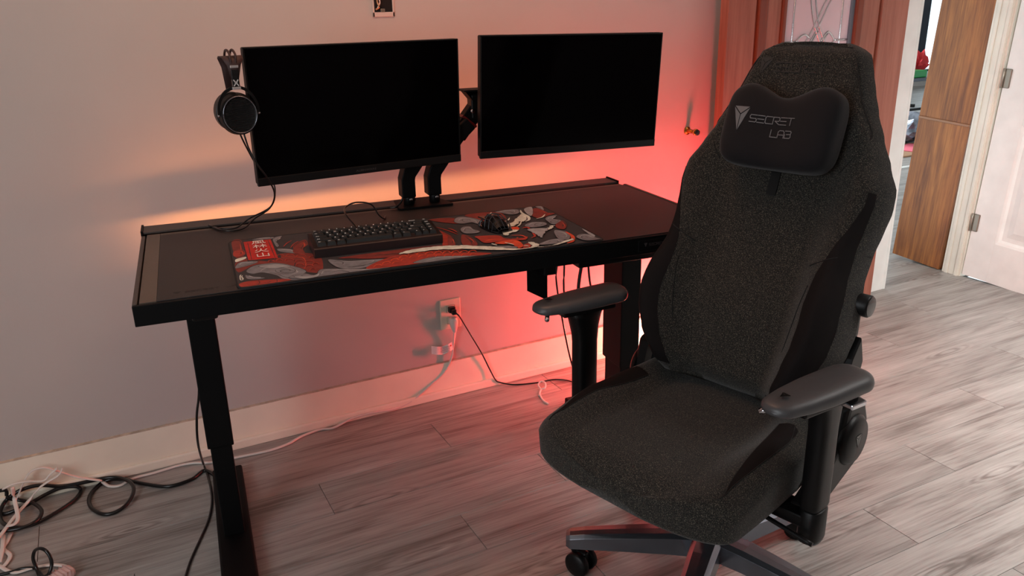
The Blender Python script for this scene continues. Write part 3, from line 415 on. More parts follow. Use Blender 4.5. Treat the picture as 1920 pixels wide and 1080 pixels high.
wq = frombm('wall_rear', bm, M_wall); struct(wq, 'rear wall behind the camera', 'wall')
ce = box('ceiling', -2.02, 14.1, -5.12, 6.6, 2.6, 2.7, mat('ceiling_white', (205, 200, 194), .8)); struct(ce, 'white ceiling', 'ceiling')

# baseboard with shoe moulding
bb = box('baseboard_back', -1.9, 3.2, -.012, 0, 0, .1398, M_base, bev=.003); struct(bb, 'cream baseboard along the back wall', 'baseboard')
box('shoe_moulding', -1.9, 3.2, -.026, -.012, 0, .034, M_base, bb, bev=.006)
cap = box('baseboard_cap', -1.9, 3.2, -.013, 0, .139, .1415, mat('brown_caulk_line', (200, 182, 162), .7, nscale=40, namt=.2), bb)

# casing strip left of the opening
tr = box('trim_1', 3.24, 3.335, -.018, 0, 0, 2.15, M_white, bev=.003); struct(tr, 'white casing strip on the left of the opening', 'trim')
tj = box('trim_2', 3.335, 3.352, -.018, .135, 0, 2.15, M_white, bev=.002); struct(tj, 'white jamb face on the left of the opening', 'trim')

# casing of the white door
tw = thing('trim_3', 'ivory moulded casing beside the white door', 'trim'); tw['kind'] = 'structure'; tw.rotation_euler = (.040, 0, 0)
box('casing_board', XR - .018, XR, -.07, .022, 0, 2.1, M_casing, tw, bev=.003)
box('casing_bead', XR - .026, XR - .018, -.068, -.05, 0, 2.1, M_casing, tw, bev=.003)
box('casing_bead', XR - .023, XR - .018, -.012, .006, 0, 2.1, M_casing, tw, bev=.002)
box('casing_jamb', XR - .012, XR + .10, -.080, -.07, 0, 2.05, M_casing, tw)
box('casing_board', XR - .018, XR, -.94, -.86, 0, 2.1, M_casing, tw, bev=.003)

# white door
d1 = thing('door_1', 'white panelled interior door with nickel hinges, right edge of the photo', 'door', (XR, -.083, .012)); d1['kind'] = 'structure'; d1.rotation_euler = (.046, 0, 0)
DW, DH = .76, 2.02
def panel_door(parent, m, W, Hh, openings, th=.035):
    # stiles and rails around sunk panels; door lies in the y-z plane facing -x
    ys = [0, -.135, -(W - .135), -W]
    box('stile', -.004, th, -.135, 0, 0, Hh, m, parent, bev=.0015); box('stile', -.004, th, -W, -(W - .135), 0, Hh, m, parent, bev=.0015)
    z = 0
    for (a, b) in openings + [(Hh, Hh)]:
        if a > z: box('rail', -.004, th, -(W - .135), -.135, z, a, m, parent)
        if b > a:
            pan = box('panel', .008, th - .01, -(W - .135), -.135, a, b, m, parent)
            y0, y1 = -.135, -(W - .135)
            bmf = bmesh.new(); o, i, t = 0, .022, .05
            R = [(0, -.004), (.012, .000), (.026, .010), (.045, .008), (.075, .001)]
            prev = None
            for (ins, dx) in R:
                r = [bmf.verts.new((dx, y0 - ins, a + ins)), bmf.verts.new((dx, y1 + ins, a + ins)), bmf.verts.new((dx, y1 + ins, b - ins)), bmf.verts.new((dx, y0 - ins, b - ins))]
                if prev:
                    for q in range(4): bmf.faces.new((prev[q], prev[(q + 1) % 4], r[(q + 1) % 4], r[q]))
                prev = r
            bmf.faces.new(prev)
            frombm('panel_moulding', bmf, m, parent)
        z = b
panel_door(d1, M_white, DW, DH, [(.205, .80), (.95, 1.88)])
for z in (1.005, .285, 1.75):
    bm = bmesh.new(); bmbox(bm, -.010, -.004, -.034, .004, z - .045, z + .045, .004)
    h = frombm('hinge', bm, M_steel, d1)
    cyl('hinge_pin', (-.014, .002, z - .046), (-.014, .002, z + .046), .006, M_steel, h, n=12)

# walnut boards next to the casing
wp = thing('walnut_panel', 'tall walnut-veneered two-board panel between opening and ivory casing', 'panel', (XR - .012, .046, 0)); wp.rotation_euler = (.060, 0, 0)
box('board', 0, .04, .0, .292, .002, .768, M_walnut, wp, bev=.001)
box('board', 0, .04, .0, .292, .782, 2.1, M_walnut, wp, bev=.001)
box('joint_strip', -.006, .03, .0, .292, .768, .782, mat('walnut_edge_strip', (150, 104, 74), .4), wp, bev=.003)

# reddish leaded-glass door standing in front of the back wall
DY_ = -.105
rd = thing('leaded_glass_door', 'reddish wooden door with leaded glass standing against the wall behind the chair', 'door', (0, 0, 0))
X0, X1 = 2.128, 3.138; T0, T1 = DY_, DY_ + .045
bm = bmesh.new(); bmbox(bm, X0, 2.268, T0, T1, .005, 2.05, .002); bmesh.ops.create_cube
frombm('stile', bm, M_mahog, rd)
box('stile', 2.985, X1, T0, T1, .005, 2.05, M_mahog, rd, bev=.002)
box('groove', 2.268, 2.278, T0 + .006, T1, .2, 1.9, M_mahogd, rd)
box('groove', 2.955, 2.972, T0 + .008, T1, .2, 1.9, M_mahogd, rd)
box('inner_moulding', 2.972, 2.985, T0 - .002, T1, .2, 1.9, M_mahog, rd, bev=.003)
box('inner_moulding', 2.278, 2.326, T0 - .006, T1 - .01, .2, 1.9, M_mahogd, rd, bev=.005)
box('glazing_stile', 2.326, 2.399, T0, T1, .2, 1.9, M_mahog, rd, bev=.003)
box('glass_moulding', 2.399, 2.422, T0 - .010, T1 - .01, .35, 1.9, M_mahogd, rd, bev=.006)
box('glass_moulding', 2.811, 2.852, T0 - .010, T1 - .01, .35, 1.9, M_mahogd, rd, bev=.006)
box('glazing_stile', 2.852, 2.955, T0, T1, .2, 1.9, M_mahog, rd, bev=.003)
box('bottom_rail', 2.278, 2.985, T0 + .003, T1, .005, .35, M_mahog, rd)
box('top_rail', 2.278, 2.985, T0 + .003, T1, 1.9, 2.05, M_mahog, rd)
M_fglass = mat('frosted_pink_glass', (214, 190, 196), .22, spec=.6, nscale=3, namt=.06)
gp = box('glass_pane', 2.422, 2.811, T0 + .012, T0 + .020, .35, 1.9, M_fglass, rd)
M_came = mat('silver_lead_came', (205, 208, 212), .25, metal=.9)
yc = T0 + .010
def came(P, r=.0035, k=5): return tube('lead_came', [(x, yc, z) for x, z in P], r, M_came, rd, k=k, n=8)
box('lead_border', 2.792, 2.811, T0 + .004, T0 + .012, .35, 1.9, mat('grey_lead_edge', (110, 118, 128), .4, metal=.4), rd)
came([(2.476, .5), (2.476, 1.8)], k=2); came([(2.745, .5), (2.745, 1.8)], k=2)
zb = 1.232
came([(2.424, zb), (2.5, zb)], .0045, 2); came([(2.81, zb), (2.715, zb)], .0045, 2)
came([(2.5, zb), (2.52, zb + .018), (2.548, zb + .026), (2.575, zb + .012)], .0045)
came([(2.715, zb), (2.70, zb + .018), (2.675, zb + .034), (2.65, zb + .012), (2.64, zb - .002)], .0045)
came([(2.5, zb), (2.515, zb - .016), (2.54, zb - .03)]); came([(2.715, zb), (2.70, zb - .016), (2.67, zb - .028)], .0045)
for s, c in ((1, 2.607), (-1, 2.607)):
    for off in (0, .026):
        o_ = off if s > 0 else -off
        if s > 0: came([(c - .055 + o_, 1.75), (c - .062 + o_, 1.55), (c - .05 + o_, 1.42), (c - .02 + o_, 1.31), (c + .022 + o_, 1.235), (c + .075 + o_, 1.165)])
        else: came([(c + .088 + o_, 1.75), (c + .085 + o_, 1.45), (c + .05 + o_, 1.36), (c + .0 + o_, 1.27), (c - .06 + o_, 1.19), (c - .09 + o_, 1.15)])
came([(2.56, 1.19), (2.62, 1.27)]); came([(2.6, 1.17), (2.675, 1.26)])
came([(2.5, 1.15), (2.55, 1.12), (2.607, 1.10), (2.66, 1.12), (2.715, 1.15)])
cyl('knob', (2.20, T0, .93), (2.20, T0 - .05, .93), .026, M_brass, rd)

# ------------------------------------------------------------------ far room
fw_ = box('wall_far', 3.2, 14.0, 6.5, 6.6, -.02, .25, M_wall); struct(fw_, 'low wall under the far room glazing', 'wall')
w1 = thing('window_1', 'tall dark-framed window wall of the far room', 'window', (0, 6.42, 0)); w1['kind'] = 'structure'
M_dkf = mat('dark_window_frame', (28, 38, 52), .4)
for x in (8.0, 9.2, 10.62, 11.95): box('mullion', x, x + .18, 0, .08, .25, 2.6, M_dkf, w1)
box('mullion', 13.2, 13.38, 0, .08, .25, 2.6, M_dkf, w1)
box('window_rail', 3.2, 14.0, 0, .08, .2, .27, M_dkf, w1); 
M_glass = bpy.data.materials.new('clear_glass'); M_glass.use_nodes = True
_n = M_glass.node_tree; _b = _n.nodes['Principled BSDF']; _b.inputs['Transmission Weight'].default_value = 1; _b.inputs['Roughness'].default_value = .02; _b.inputs['IOR'].default_value = 1.02; _b.inputs['Base Color'].default_value = (.95, .98, 1, 1)
for a, b in ((8.18, 9.2), (9.38, 10.62), (10.8, 11.95), (12.13, 13.2)): box('pane', a, b, .035, .041, .27, 2.6, M_glass, w1)
fl = box('wall_far_right', 14.0, 14.1, .0, 6.6, -.02, 2.6, M_wall); struct(fl, 'right wall of the far room', 'wall')

# things in the far room
td = thing('work_table', 'small black-legged work table seen through the opening', 'table', (7.85, 3.62, 0))
M_tt = mat('grey_tabletop', (70, 74, 84), .4)
box('tabletop', -.5, .9, -.3, .5, .535, .57, M_tt, td, bev=.004)
for x, y in ((-.45, -.25), (.62, -.25), (-.45, .45), (.62, .45)):
    tube('leg', [(x, y, .54), (x + .03, y, .36), (x - .02, y, .24), (x - .12, y, .10), (x - .16, y, 0.02)], .018, M_blackm, td, k=4)
box('stretcher', -.5, .6, -.262, -.24, .22, .245, M_blackm, td)
gb = box('green_bin', -.2, .2, -.1, .1, 0, .075, mat('green_plastic', (20, 130, 60), .4), bev=.01, loc=(7.86, 3.45, .571)); gb.name = 'storage_box'
tag(gb, 'low green box on the far table', 'box')
def crumple(name, loc, r, sq, m, label, cat, seed, amp=.45):
    bm = bmesh.new(); bmesh.ops.create_icosphere(bm, subdivisions=3, radius=1)
    for v in bm.verts:
        k = 1 + amp * noise.noise(v.co * 2.3 + Vector((seed, 0, 0))) + .3 * noise.noise(v.co * 6 + Vector((0, seed, 0)))
        v.co = Vector((v.co.x * r * k, v.co.y * r * k, max(-.0, (v.co.z * .5 + .5)) * sq * k))
    o = frombm(name, bm, m, loc=loc); tag(o, label, cat); return o
M_foil = mat('crumpled_silver_film', (150, 156, 170), .25, metal=.6, nscale=12, namt=.5)
crumple('cloth_bundle', (7.95, 3.76, .571), .17, .20, mat('white_cloth', (220, 226, 232), .8), 'white cloth bundle on the far table behind the green box', 'cloth', 3)
crumple('red_cloth', (8.36, 3.72, .571), .11, .22, mat('red_cloth', (190, 40, 45), .8), 'red cloth heap on the far table', 'cloth', 9)
crumple('plastic_bag', (7.25, 2.93, .001), .26, .26, M_foil, 'crumpled silver plastic bag on the far floor', 'bag', 5)
cb = box('cardboard_sheet', -.5, .6, -.16, .3, 0, .012, mat('brown_cardboard', (165, 125, 92), .8), bev=.002, loc=(6.75, 2.5, .001)); tag(cb, 'flat brown cardboard lying on the far floor', 'cardboard')
cb2 = box('pink_paper', -.22, .22, -.1, .12, 0, .006, mat('pink_paper', (235, 110, 130), .7), bev=.001, loc=(6.95, 2.58, .0135), rot=(0, 0, .3)); tag(cb2, 'pink paper sheet lying on the cardboard', 'paper')
sc_ = thing('swivel_chair', 'dark office chair beyond the far table', 'chair', (9.3, 4.7, 0))
box('seat', -.22, .22, -.22, .22, .42, .5, M_blackm, sc_, bev=.03); box('backrest', -.2, .2, .2, .26, .55, 1.0, M_blackm, sc_, bev=.03)
cyl('gas_lift', (0, 0, .08), (0, 0, .42), .03, M_blackm, sc_)
for k in range(5):
    a = k * 1.257; box('base_arm', .0, .28, -.02, .02, .05, .09, M_blackm, sc_, bev=.005, rot=(0, 0, a))

# ------------------------------------------------------------------ desk
H, G, DYAW, DD, W = .8222, .1307, -.1015, .70, 1.50
cD, sD = math.cos(DYAW), math.sin(DYAW)
def D2(x, y, z=0): return Vector((cD * x - sD * (y - DD), -G + sD * x + cD * (y - DD), z))
dsk = thing('standing_desk', 'black steel standing desk with cable tray along the wall', 'desk', D2(0, 0, 0), DYAW)
Df = .615
box('tabletop', .012, W - .012, .012, Df, H - .030, H - .004, M_frame, dsk, bev=.001)
box('front_rail', 0, W, 0, .010, H - .047, H - .0012, M_black, dsk, bev=.0015)
box('side_rail', 0, .010, .010, Df - .015, H - .047, H, M_frame, dsk, bev=.0015)
box('side_rail', W - .010, W, .010, Df - .015, H - .047, H, M_frame, dsk, bev=.0015)
tcv = box('tray_cover', .002, W - .02, Df + .008, DD, H - .002, H + .004, M_frame, dsk, bev=.0015)
box('tray_end', -.002, .004, Df + .004, DD + .002, H - .06, H + .008, M_black, dsk, bev=.001); box('tray_end', W - .022, W - .016, Df + .004, DD + .002, H - .06, H + .008, M_black, dsk, bev=.001)
bm = bmesh.new(); bmbox(bm, .004, W - .022, DD - .006, DD, H - .075, H - .002); bmbox(bm, .004, W - .022, Df + .01, DD - .006, H - .075, H - .069)
frombm('cable_tray', bm, M_black, dsk)
box('corner_foot', .11, .165, .02, .07, H - .062, H - .047, M_blackm, dsk, bev=.006)
for xl in (.0896, 1.314):
    col = box('leg_upper', xl, xl + .066, .28, .40, .31, H - .03, M_black, dsk, bev=.003)
    box('leg_lower', xl + .006, xl + .060, .288, .392, .03, .32, M_black, dsk, bev=.003)
    box('foot', xl - .012, xl + .078, .005 if xl < 1 else .115, .665, .004, .034, M_black, dsk, bev=.006)
box('crossbar', .155, 1.34, .30, .38, H - .075, H - .031, M_black, dsk, bev=.002)
box('lift_bracket', 1.06, 1.34, .06, .45, H - .082, H - .045, M_blackm, dsk, bev=.002)
cp = box('control_panel', 1.20, 1.38, -.0012, .05, H - .040, H - .008, M_blackm, dsk, bev=.002)
bm = bmesh.new(); xf = lambda x, y, z: Vector((x, -.0014 - z, y))
emblem(bm, 1.222, H - .022, .010, .011, xf, 0, .0003); word(bm, 'SECRET', 1.232, H - .025, .006, xf, 0, .0003); frombm('panel_logo', bm, mat('faint_grey_print', (70, 62, 62), .5), cp)
# hanging cable clamp under the right side
hk = thing('cable_clamp', 'black angled bracket hanging under the desk near the right leg', 'bracket', D2(.935, .10, .012), DYAW)
box('clamp_arm', .03, .14, -.02, .03, H - .083, H - .05, M_blackm, hk, bev=.002)
box('clamp_block', .03, .065, -.03, .02, H - .105, H - .058, M_blackm, hk, bev=.003)
bm = bmesh.new(); poly_ext(bm, [(-.005, H - .06), (-.005, H - .15), (.052, H - .185), (.052, H - .09), (.03, H - .06)], 0, .004, lambda x, y, z: Vector((x, .0 + z, y)))
frombm('clamp_plate', bm, M_blackm, hk)

pad = thing('desk_pad', 'dark leatherette pad covering the desktop', 'desk mat', D2(0, 0, H - .004), DYAW)
box('pad_sheet', .048, W - .014, .016, Df - .024, .0003, .0035, M_pad, pad, bev=.001)
M_strip = mat('brown_grey_strip', (84, 74, 64), .45, bump=.1)
box('pad_edge_strip', .014, .0475, .016, Df - .004, .0003, .003, M_strip, pad)
box('pad_edge_strip', .048, W - .02, Df - .0235, Df - .004, .0003, .003, M_strip, pad)
bm = bmesh.new(); xf = lambda x, y, z: Vector((x, y, z)); emblem(bm, .088, .052, .018, .016, xf, .0035, .0037)
word(bm, 'SECRET LAB', .105, .047, .010, xf, .0035, .0037); frombm('pad_logo', bm, M_printd, pad)

# mouse mat with printed artwork
mo = D2(.213, .014, H - .0005)
mm_ = thing('mouse_mat', 'large mouse mat printed with a red and grey dragon artwork', 'mouse mat', mo, DYAW - .009)
MT = .004
bm = bmesh.new(); R = .022; ptsm = []
for cx, cy, a0 in ((.895 - R, .412 - R, 0), (R, .412 - R, 90), (R, R, 180), (.895 - R, R, 270)):
    for k in range(7):
        a = math.radians(a0 + k * 15); ptsm.append((cx + R * math.cos(a), cy + R * math.sin(a)))
poly_ext(bm, ptsm, 0.0002, MT)
frombm('mat_base', bm, mat('dark_grey_cloth', (46, 46, 50), .75, bump=.3, bscale=1800), mm_)
tube('stitched_edge', [(x, y, MT - .0008) for x, y in ptsm], .0016, mat('black_stitching', (16, 15, 16), .8), mm_, k=1, n=6, closed=True)
ARTC = dict(red=(160, 50, 36), dred=(122, 42, 34), orange=(206, 72, 38), grey=(118, 120, 126), lgrey=(152, 156, 160), white=(214, 220, 208), dark=(34, 34, 38), card=(186, 28, 16))
ARTN = dict(red='red_print', dred='dark_red_print', orange='orange_print', grey='grey_cloud_print', lgrey='light_grey_print', white='white_print', dark='outline_print', card='card_print')
ABM = {k: bmesh.new() for k in ARTC}
hh = MT
for (c, kind, P) in ART:
    hh += .000025
    P3 = [Vector((x, y, 0)) for x, y in P]
    if kind[0] == 's':
        Q = catmull(P3, 5); poly_ext(ABM[c], [tuple(p) for p in stroke_pts(Q, float(kind[1:]) * 1.25)], None, hh)
    elif kind == 'q': poly_ext(ABM[c], P, None, hh)
    else:
        Q = catmull(P3, 5, True); cen = sum(Q, Vector()) / len(Q)
        if kind == 'j':
            Q = [p + Vector((random.uniform(-.0022, .0022), random.uniform(-.0028, .0028), 0)) for p in Q]
        if c in ('grey', 'lgrey', 'white'):
            cen = sum(Q, Vector()) / len(Q)
            poly_ext(ABM['dark'], [tuple(p + (p - cen).normalized() * .0016)[:2] for p in Q], None, hh - .000012)
        poly_ext(ABM[c], [tuple(p)[:2] for p in Q], None, hh)
        if c == 'grey':
            hh += .000012; mxx = Vector((cen.x, cen.y + .002, 0))
            arc = [mxx + (Q[int(k * len(Q) / 26)] - cen) * .62 for k in range(14)]
            poly_ext(ABM['lgrey'], [tuple(p) for p in stroke_pts(catmull(arc, 2), .0042)], None, hh)
            arc = [mxx + (Q[int((k + 13) * len(Q) / 28)] - cen) * .70 for k in range(12)]
            poly_ext(ABM['dark'], [tuple(p) for p in stroke_pts(catmull(arc, 2), .0014)], None, hh + .00001)
        if c == 'white' and kind == 'j':
            hh += .000012
            for k in range(0, len(Q), 2):
                d_ = (Q[k] - cen); e_ = Vector((d_.y, -d_.x, 0)).normalized() * .004
                poly_ext(ABM['dark'], [tuple(p) for p in stroke_pts([Q[k], Q[k] - d_.normalized() * min(.007, d_.length * .4) + e_], .0008, False)], None, hh)
        if c in ('dred', 'red') and kind == 'p':
            hh += .000012
            for k in range(3):
                f_ = .85 - .25 * k
                arc = [cen + (Q[int((j + 2 + k * 3) * len(Q) / 24) % len(Q)] - cen) * f_ for j in range(9)]
                poly_ext(ABM['dark' if k % 2 == 0 else 'orange'], [tuple(p) for p in stroke_pts(catmull(arc, 2), .0018 if k % 2 else .0024)], None, hh)
for k, b in ABM.items():
    po = frombm(ARTN[k], b, mat('ink_' + k, ARTC[k], .7, nscale=60, namt=.16), mm_); po['kind'] = 'stuff'
M_ink = mat('ink_white_lettering', (225, 222, 215), .6)
cj = ['\u98a8', '\u6797', '\u706b', '\u5c71']
for i, ch in enumerate(cj):
    text_mesh('lettering', ch, .0375, M_ink, mm_, (.0525 + .0005 * i, .3425 - .0415 * i, hh + .0003), align='LEFT', ext=.0001)

# keyboard
kb = thing('keyboard', 'compact black mechanical keyboard on the mouse mat', 'keyboard', D2(.402, .166, H + MT), DYAW - .012)
KW, KD = .322, .118
bm = bmesh.new()
prof = [(0, 0), (0, .021), (.004, .023), (.012, .0235), (KD - .006, .034), (KD, .033), (KD, .004), (KD - .02, 0)]
vs = [(x, y, z) for x in (0, KW) for y, z in prof]; n_ = len(prof)
b0 = [bm.verts.new(v) for v in vs]
bm.faces.new(b0[:n_]); bm.faces.new(b0[n_:][::-1])
for i in range(n_): j = (i + 1) % n_; bm.faces.new((b0[i], b0[j], b0[n_ + j], b0[n_ + i]))
M_case = mat('dark_anodised_case', (44, 34, 34), .38, metal=.3)
frombm('case', bm, M_case, kb)
tilt = math.atan2(.0105, KD - .018)
M_cap = mat('black_keycap', (34, 37, 38), .42, bump=.15, bscale=1200)
M_leg = mat('pale_legend', (245, 248, 245), .5)
capmesh = {}
def keycap(w):
    if w in capmesh: return capmesh[w]
    bm = bmesh.new(); u = .0187; bw = u * w - .0012; bd = u - .0012; tw_, td_ = bw - .0055, bd - .0060
    v = [bm.verts.new((sx * bw / 2, sy * bd / 2, 0)) for sx, sy in ((-1, -1), (1, -1), (1, 1), (-1, 1))]
    t = [bm.verts.new((sx * tw_ / 2, sy * td_ / 2 + .0006, .0078 if sy < 0 else .0088)) for sx, sy in ((-1, -1), (1, -1), (1, 1), (-1, 1))]
    for i in range(4): j = (i + 1) % 4; bm.faces.new((v[i], v[j], t[j], t[i]))
    bm.faces.new(t)
    bmesh.ops.bevel(bm, geom=[e for e in bm.edges if all(x in t for x in e.verts) or (e.verts[0] in t) != (e.verts[1] in t)], offset=.0009, segments=2, affect='EDGES')
    bmesh.ops.recalc_face_normals(bm, faces=bm.faces)
    me = bpy.data.meshes.new('keycap'); bm.to_mesh(me); bm.free(); me.materials.append(M_cap); capmesh[w] = me; return me
rows = [
 [('Ctrl', 1.25), ('Win', 1.25), ('Alt', 1.25), ('', 6.25), ('Alt', 1.25), ('Fn', 1.25), None, ('<', 1), ('v', 1), ('>', 1)],
 [('Shift', 2.25)] + [(c, 1) for c in 'ZXCVBNM,./'] + [('Shift', 1.75), ('^', 1), ('End', 1)],
 [('Caps', 1.75)] + [(c, 1) for c in "ASDFGHJKL;'"] + [('Enter', 2.25), ('PgDn', 1)],
 [('Tab', 1.5)] + [(c, 1) for c in 'QWERTYUIOP[]'] + [('\\', 1.5), ('PgUp', 1)],
 [('Esc', 1)] + [(c, 1) for c in '1234567890-='] + [('Backspace', 2), ('Del', 1)]]
sc_k = (KW - .020) / (16 * .0187); u = .0187 * sc_k
legcache = {}
for ri, row in enumerate(rows):
    x = .010
    for k in row:
        if k is None: x += .5 * u; continue
        t, w = k
        yy = .014 + (ri + .5) * (KD - .022) / 5
        o = link(bpy.data.objects.new('keycap', keycap(w))); o.parent = kb; o.scale = (sc_k, 1, 1.15)
        zz = .0225 + (yy - .012) * math.tan(tilt)
        o.location = (x + w * u / 2, yy, zz); o.rotation_euler = (tilt + (.05 if ri == 4 else -.03 if ri == 0 else 0), 0, 0)
        if t:
            sz = .0062 if len(t) == 1 else .0038
            if t not in legcache:
                l = text_mesh('legend', t, sz, M_leg, o, (0, 0, 0)); legcache[t] = l.data
            else:
                l = link(bpy.data.objects.new('legend', legcache[t])); l.parent = o
            l.location = (-w * .0187 / 2 + .0042, .0004, .0084); l.rotation_euler = (.07, 0, 0)
        x += w * u
tube('usb_cable', [(.125, KD, .022), (.128, KD + .03, .03), (.115, KD + .09, .05), (.125, KD + .15, .055), (.16, KD + .185, .058), (.205, KD + .20, .045), (.225, KD + .195, .012), (.24, KD + .20, -.001), (.25, KD + .23, -.002)], .0022, M_rubber, kb)

# openwork mouse
ms = thing('mouse', 'black openwork mouse with a cage-like shell on the mat', 'mouse', D2(.893, .236, H + MT - .0005), DYAW + .15)
def mshell(u_, v_, s=1.0):
    a = u_ * PI; # across
    x = -math.cos(a); prof_w = .029 + .004 * math.cos(2 * PI * v_)
    y = (v_ - .5) * .118
    e = (1 - abs(2 * v_ - 1) ** 2.6) ** .45 if 0 < v_ < 1 else 0
    hgt = .039 * (math.sin(PI * min(1, (v_ * .85 + .12))) ** .8)
    return Vector((x * prof_w * (e * .55 + .45) * (1 if True else 1) * s, y * s, .004 + (max(0, math.sin(a)) ** .62) * hgt * (e * .85 + .15) * s))
vsm = []; nu, nv = 6, 5
for j in range(nv + 1):
    for i in range(nu + 1): vsm.append(mshell(i / nu, .02 + .96 * j / nv))
fsm = []
for j in range(nv):
    for i in range(nu):
        a = j * (nu + 1) + i
        fsm.append((a, a + 1, a + nu + 2, a + nu + 1))
sh = mesh('cage_shell', vsm, fsm, mat('dark_magnesium', (62, 66, 70), .3, metal=.3), ms)
wm = sh.modifiers.new('w', 'WIREFRAME'); wm.thickness = .0026; wm.use_replace = True; wm.use_even_offset = False
vi = []
for j in range(9):
    for i in range(13): vi.append(mshell(i / 12, .06 + .88 * j / 8, .82))
mesh('inner_body', vi, [(j * 13 + i, j * 13 + i + 1, j * 13 + i + 14, j * 13 + i + 13) for j in range(8) for i in range(12)], M_blackm, ms, True)
bm = bmesh.new(); pts_ = [(.031 * math.copysign(abs(math.cos(a)) ** .7, math.cos(a)), .059 * math.copysign(abs(math.sin(a)) ** .75, math.sin(a))) for a in [2 * PI * k / 32 for k in range(32)]]
poly_ext(bm, pts_, .0005, .007); frombm('base', bm, M_gloss, ms)
for s in (-1, 1): box('button', s * .015 - .011, s * .015 + .011, .012, .05, .024, .028, M_gloss, ms, bev=.002)
cyl('scroll_wheel', (-.004, .032, .026), (.004, .032, .026), .009, M_rubber, ms)

# ------------------------------------------------------------------ monitors
def monitor(loc, rot, label):
    t = thing('monitor', label, 'monitor', loc); t.rotation_euler = rot
    w, h = .612, .352
    box('rear_shell', -w / 2, w / 2, .004, .022, -h / 2, h / 2, M_blackm, t, bev=.004)
    box('rear_bulge', -.16, .16, .022, .052, -.12, .10, M_blackm, t, bev=.012, seg=3)
    bm = bmesh.new()
    bmbox(bm, -w / 2, w / 2, -.004, .006, h / 2 - .004, h / 2, .001); bmbox(bm, -w / 2, -w / 2 + .004, -.004, .006, -h / 2, h / 2, .001); bmbox(bm, w / 2 - .004, w / 2, -.004, .006, -h / 2, h / 2, .001)
    frombm('bezel', bm, M_blackm, t)
    ch = box('chin', -w / 2, w / 2, -.006, .006, -h / 2 - .004, -h / 2 + .018, mat('satin_chin', (14, 14, 15), .45, spec=.3), t, bev=.0015)
    box('screen', -w / 2 + .004, w / 2 - .004, -.0015, .004, -h / 2 + .018, h / 2 - .004, M_screen, t)
    return t
m1 = monitor((.592, -.373, 1.133), (.034, .002, .075), 'left black monitor with headphones on its corner')
text_mesh('chin_lettering', 'ALIENWARE', .008, mat('faint_grey_print', (120, 112, 112), .5), m1, (.0, -.0065, -.352 / 2 + .004), rot=(PI / 2, 0, 0), align='CENTER', sx=1.4)
m2 = monitor((1.25, -.418, 1.135), (.05, .018, -.078), 'right black monitor beside the red-lit wall')

# monitor arm on its plate
ar = thing('monitor_stand', 'black dual monitor arm on a square desk plate between the monitors', 'monitor arm', D2(.79, .61, H), DYAW)
bm = bmesh.new(); poly_ext(bm, [(-.076, -.046), (.088, -.050), (.090, -.044), (.062, .075), (-.066, .075), (-.080, -.036)], .0008, .007); frombm('base_plate', bm, M_black, ar)
def boxbar(name, P, w, d, m, parent):
    """rectangular bar through points in the x-z plane; w = width in plane, d = depth (y)"""
    P = [Vector(p) for p in P]; vs = []; fs = []
    for i, p in enumerate(P):
        a = P[max(0, i - 1)]; b = P[min(len(P) - 1, i + 1)]; t = (b - a).normalized()
        nrm = Vector((t.z, 0, -t.x)).normalized(); k = w / 2
        for (s, e) in ((-1, -1), (1, -1), (1, 1), (-1, 1)): vs.append(p + nrm * k * s + Vector((0, e * d / 2, 0)))
    for i in range(len(P) - 1):
        for j in range(4): a = i * 4 + j; b = i * 4 + (j + 1) % 4; fs.append((a, b, b + 4, a + 4))
    fs.append((0, 1, 2, 3)); fs.append(tuple(range(len(P) * 4 - 4, len(P) * 4)))
    o = mesh(name, vs, fs, m, parent); fixn(o)
    md = o.modifiers.new('b', 'BEVEL'); md.width = .003; md.segments = 2; md.limit_method = 'ANGLE'
    return o
for k, (px, top) in enumerate(((-.036, 0), (.045, 0))):
    cyl('post', (px, 0, .007), (px, 0, .045), .017, M_blackm, ar)
    bl = cyl('post_bolt', (px + .002, -.0165, .024), (px + .002, -.020, .024), .005, M_chrome, ar, n=12)
    boxbar('lower_arm', [(px - .004, 0, .032), (px - .004, 0, .085), (px + .002, 0, .105), (px + .075, 0, .20), (px + .10 + .02 * k, 0, .24)], .042, .05, M_black, ar)
# upper section of the right arm with its top bracket
ua = boxbar('upper_arm', [(.13, .015, .20), (.20, .015, .285)], .05, .04, M_black, ar)
ub = box('arm_collar', -.028, .028, -.022, .022, -.004, .004, mat('red_collar', (120, 20, 24), .4), ar, loc=(.166, .015, .243), rot=(0, -.86 + PI / 2 - PI / 2, 0)); ub.rotation_euler = (0, .69, 0)
box('head_post', .172, .212, -.012, .03, .25, .322, M_blackm, ar, bev=.004)
bm = bmesh.new(); poly_ext(bm, [(.15, .335), (.26, .335), (.26, .29), (.175, .305)], -.02, .03, lambda x, y, z: Vector((x, z, y))); frombm('head_bracket', bm, M_black, ar)
box('bracket_cap', .145, .27, -.03, .04, .333, .338, M_black, ar, bev=.001)
cyl('arm_screw', (.172, -.016, .275), (.172, -.024, .275), .006, M_chrome, ar, n=12)
box('monitor_mount', .25, .50, -.018, .004, .26, .34, M_blackm, ar, bev=.004)
boxbar('upper_arm', [(.06, .018, .22), (-.10, .018, .30)], .05, .03, M_black, ar)
box('monitor_mount', -.20, -.07, -.002, .02, .25, .35, M_blackm, ar, bev=.004)
tube('arm_cable', [(-.052, -.012, .05), (-.062, -.012, .022), (-.082, -.02, .008), (-.098, -.012, .004)], .003, M_rubber, ar)
tube('arm_cable', [(-.012, .03, .12), (-.012, .035, .06), (-.010, .03, .008)], .003, M_rubber, ar)

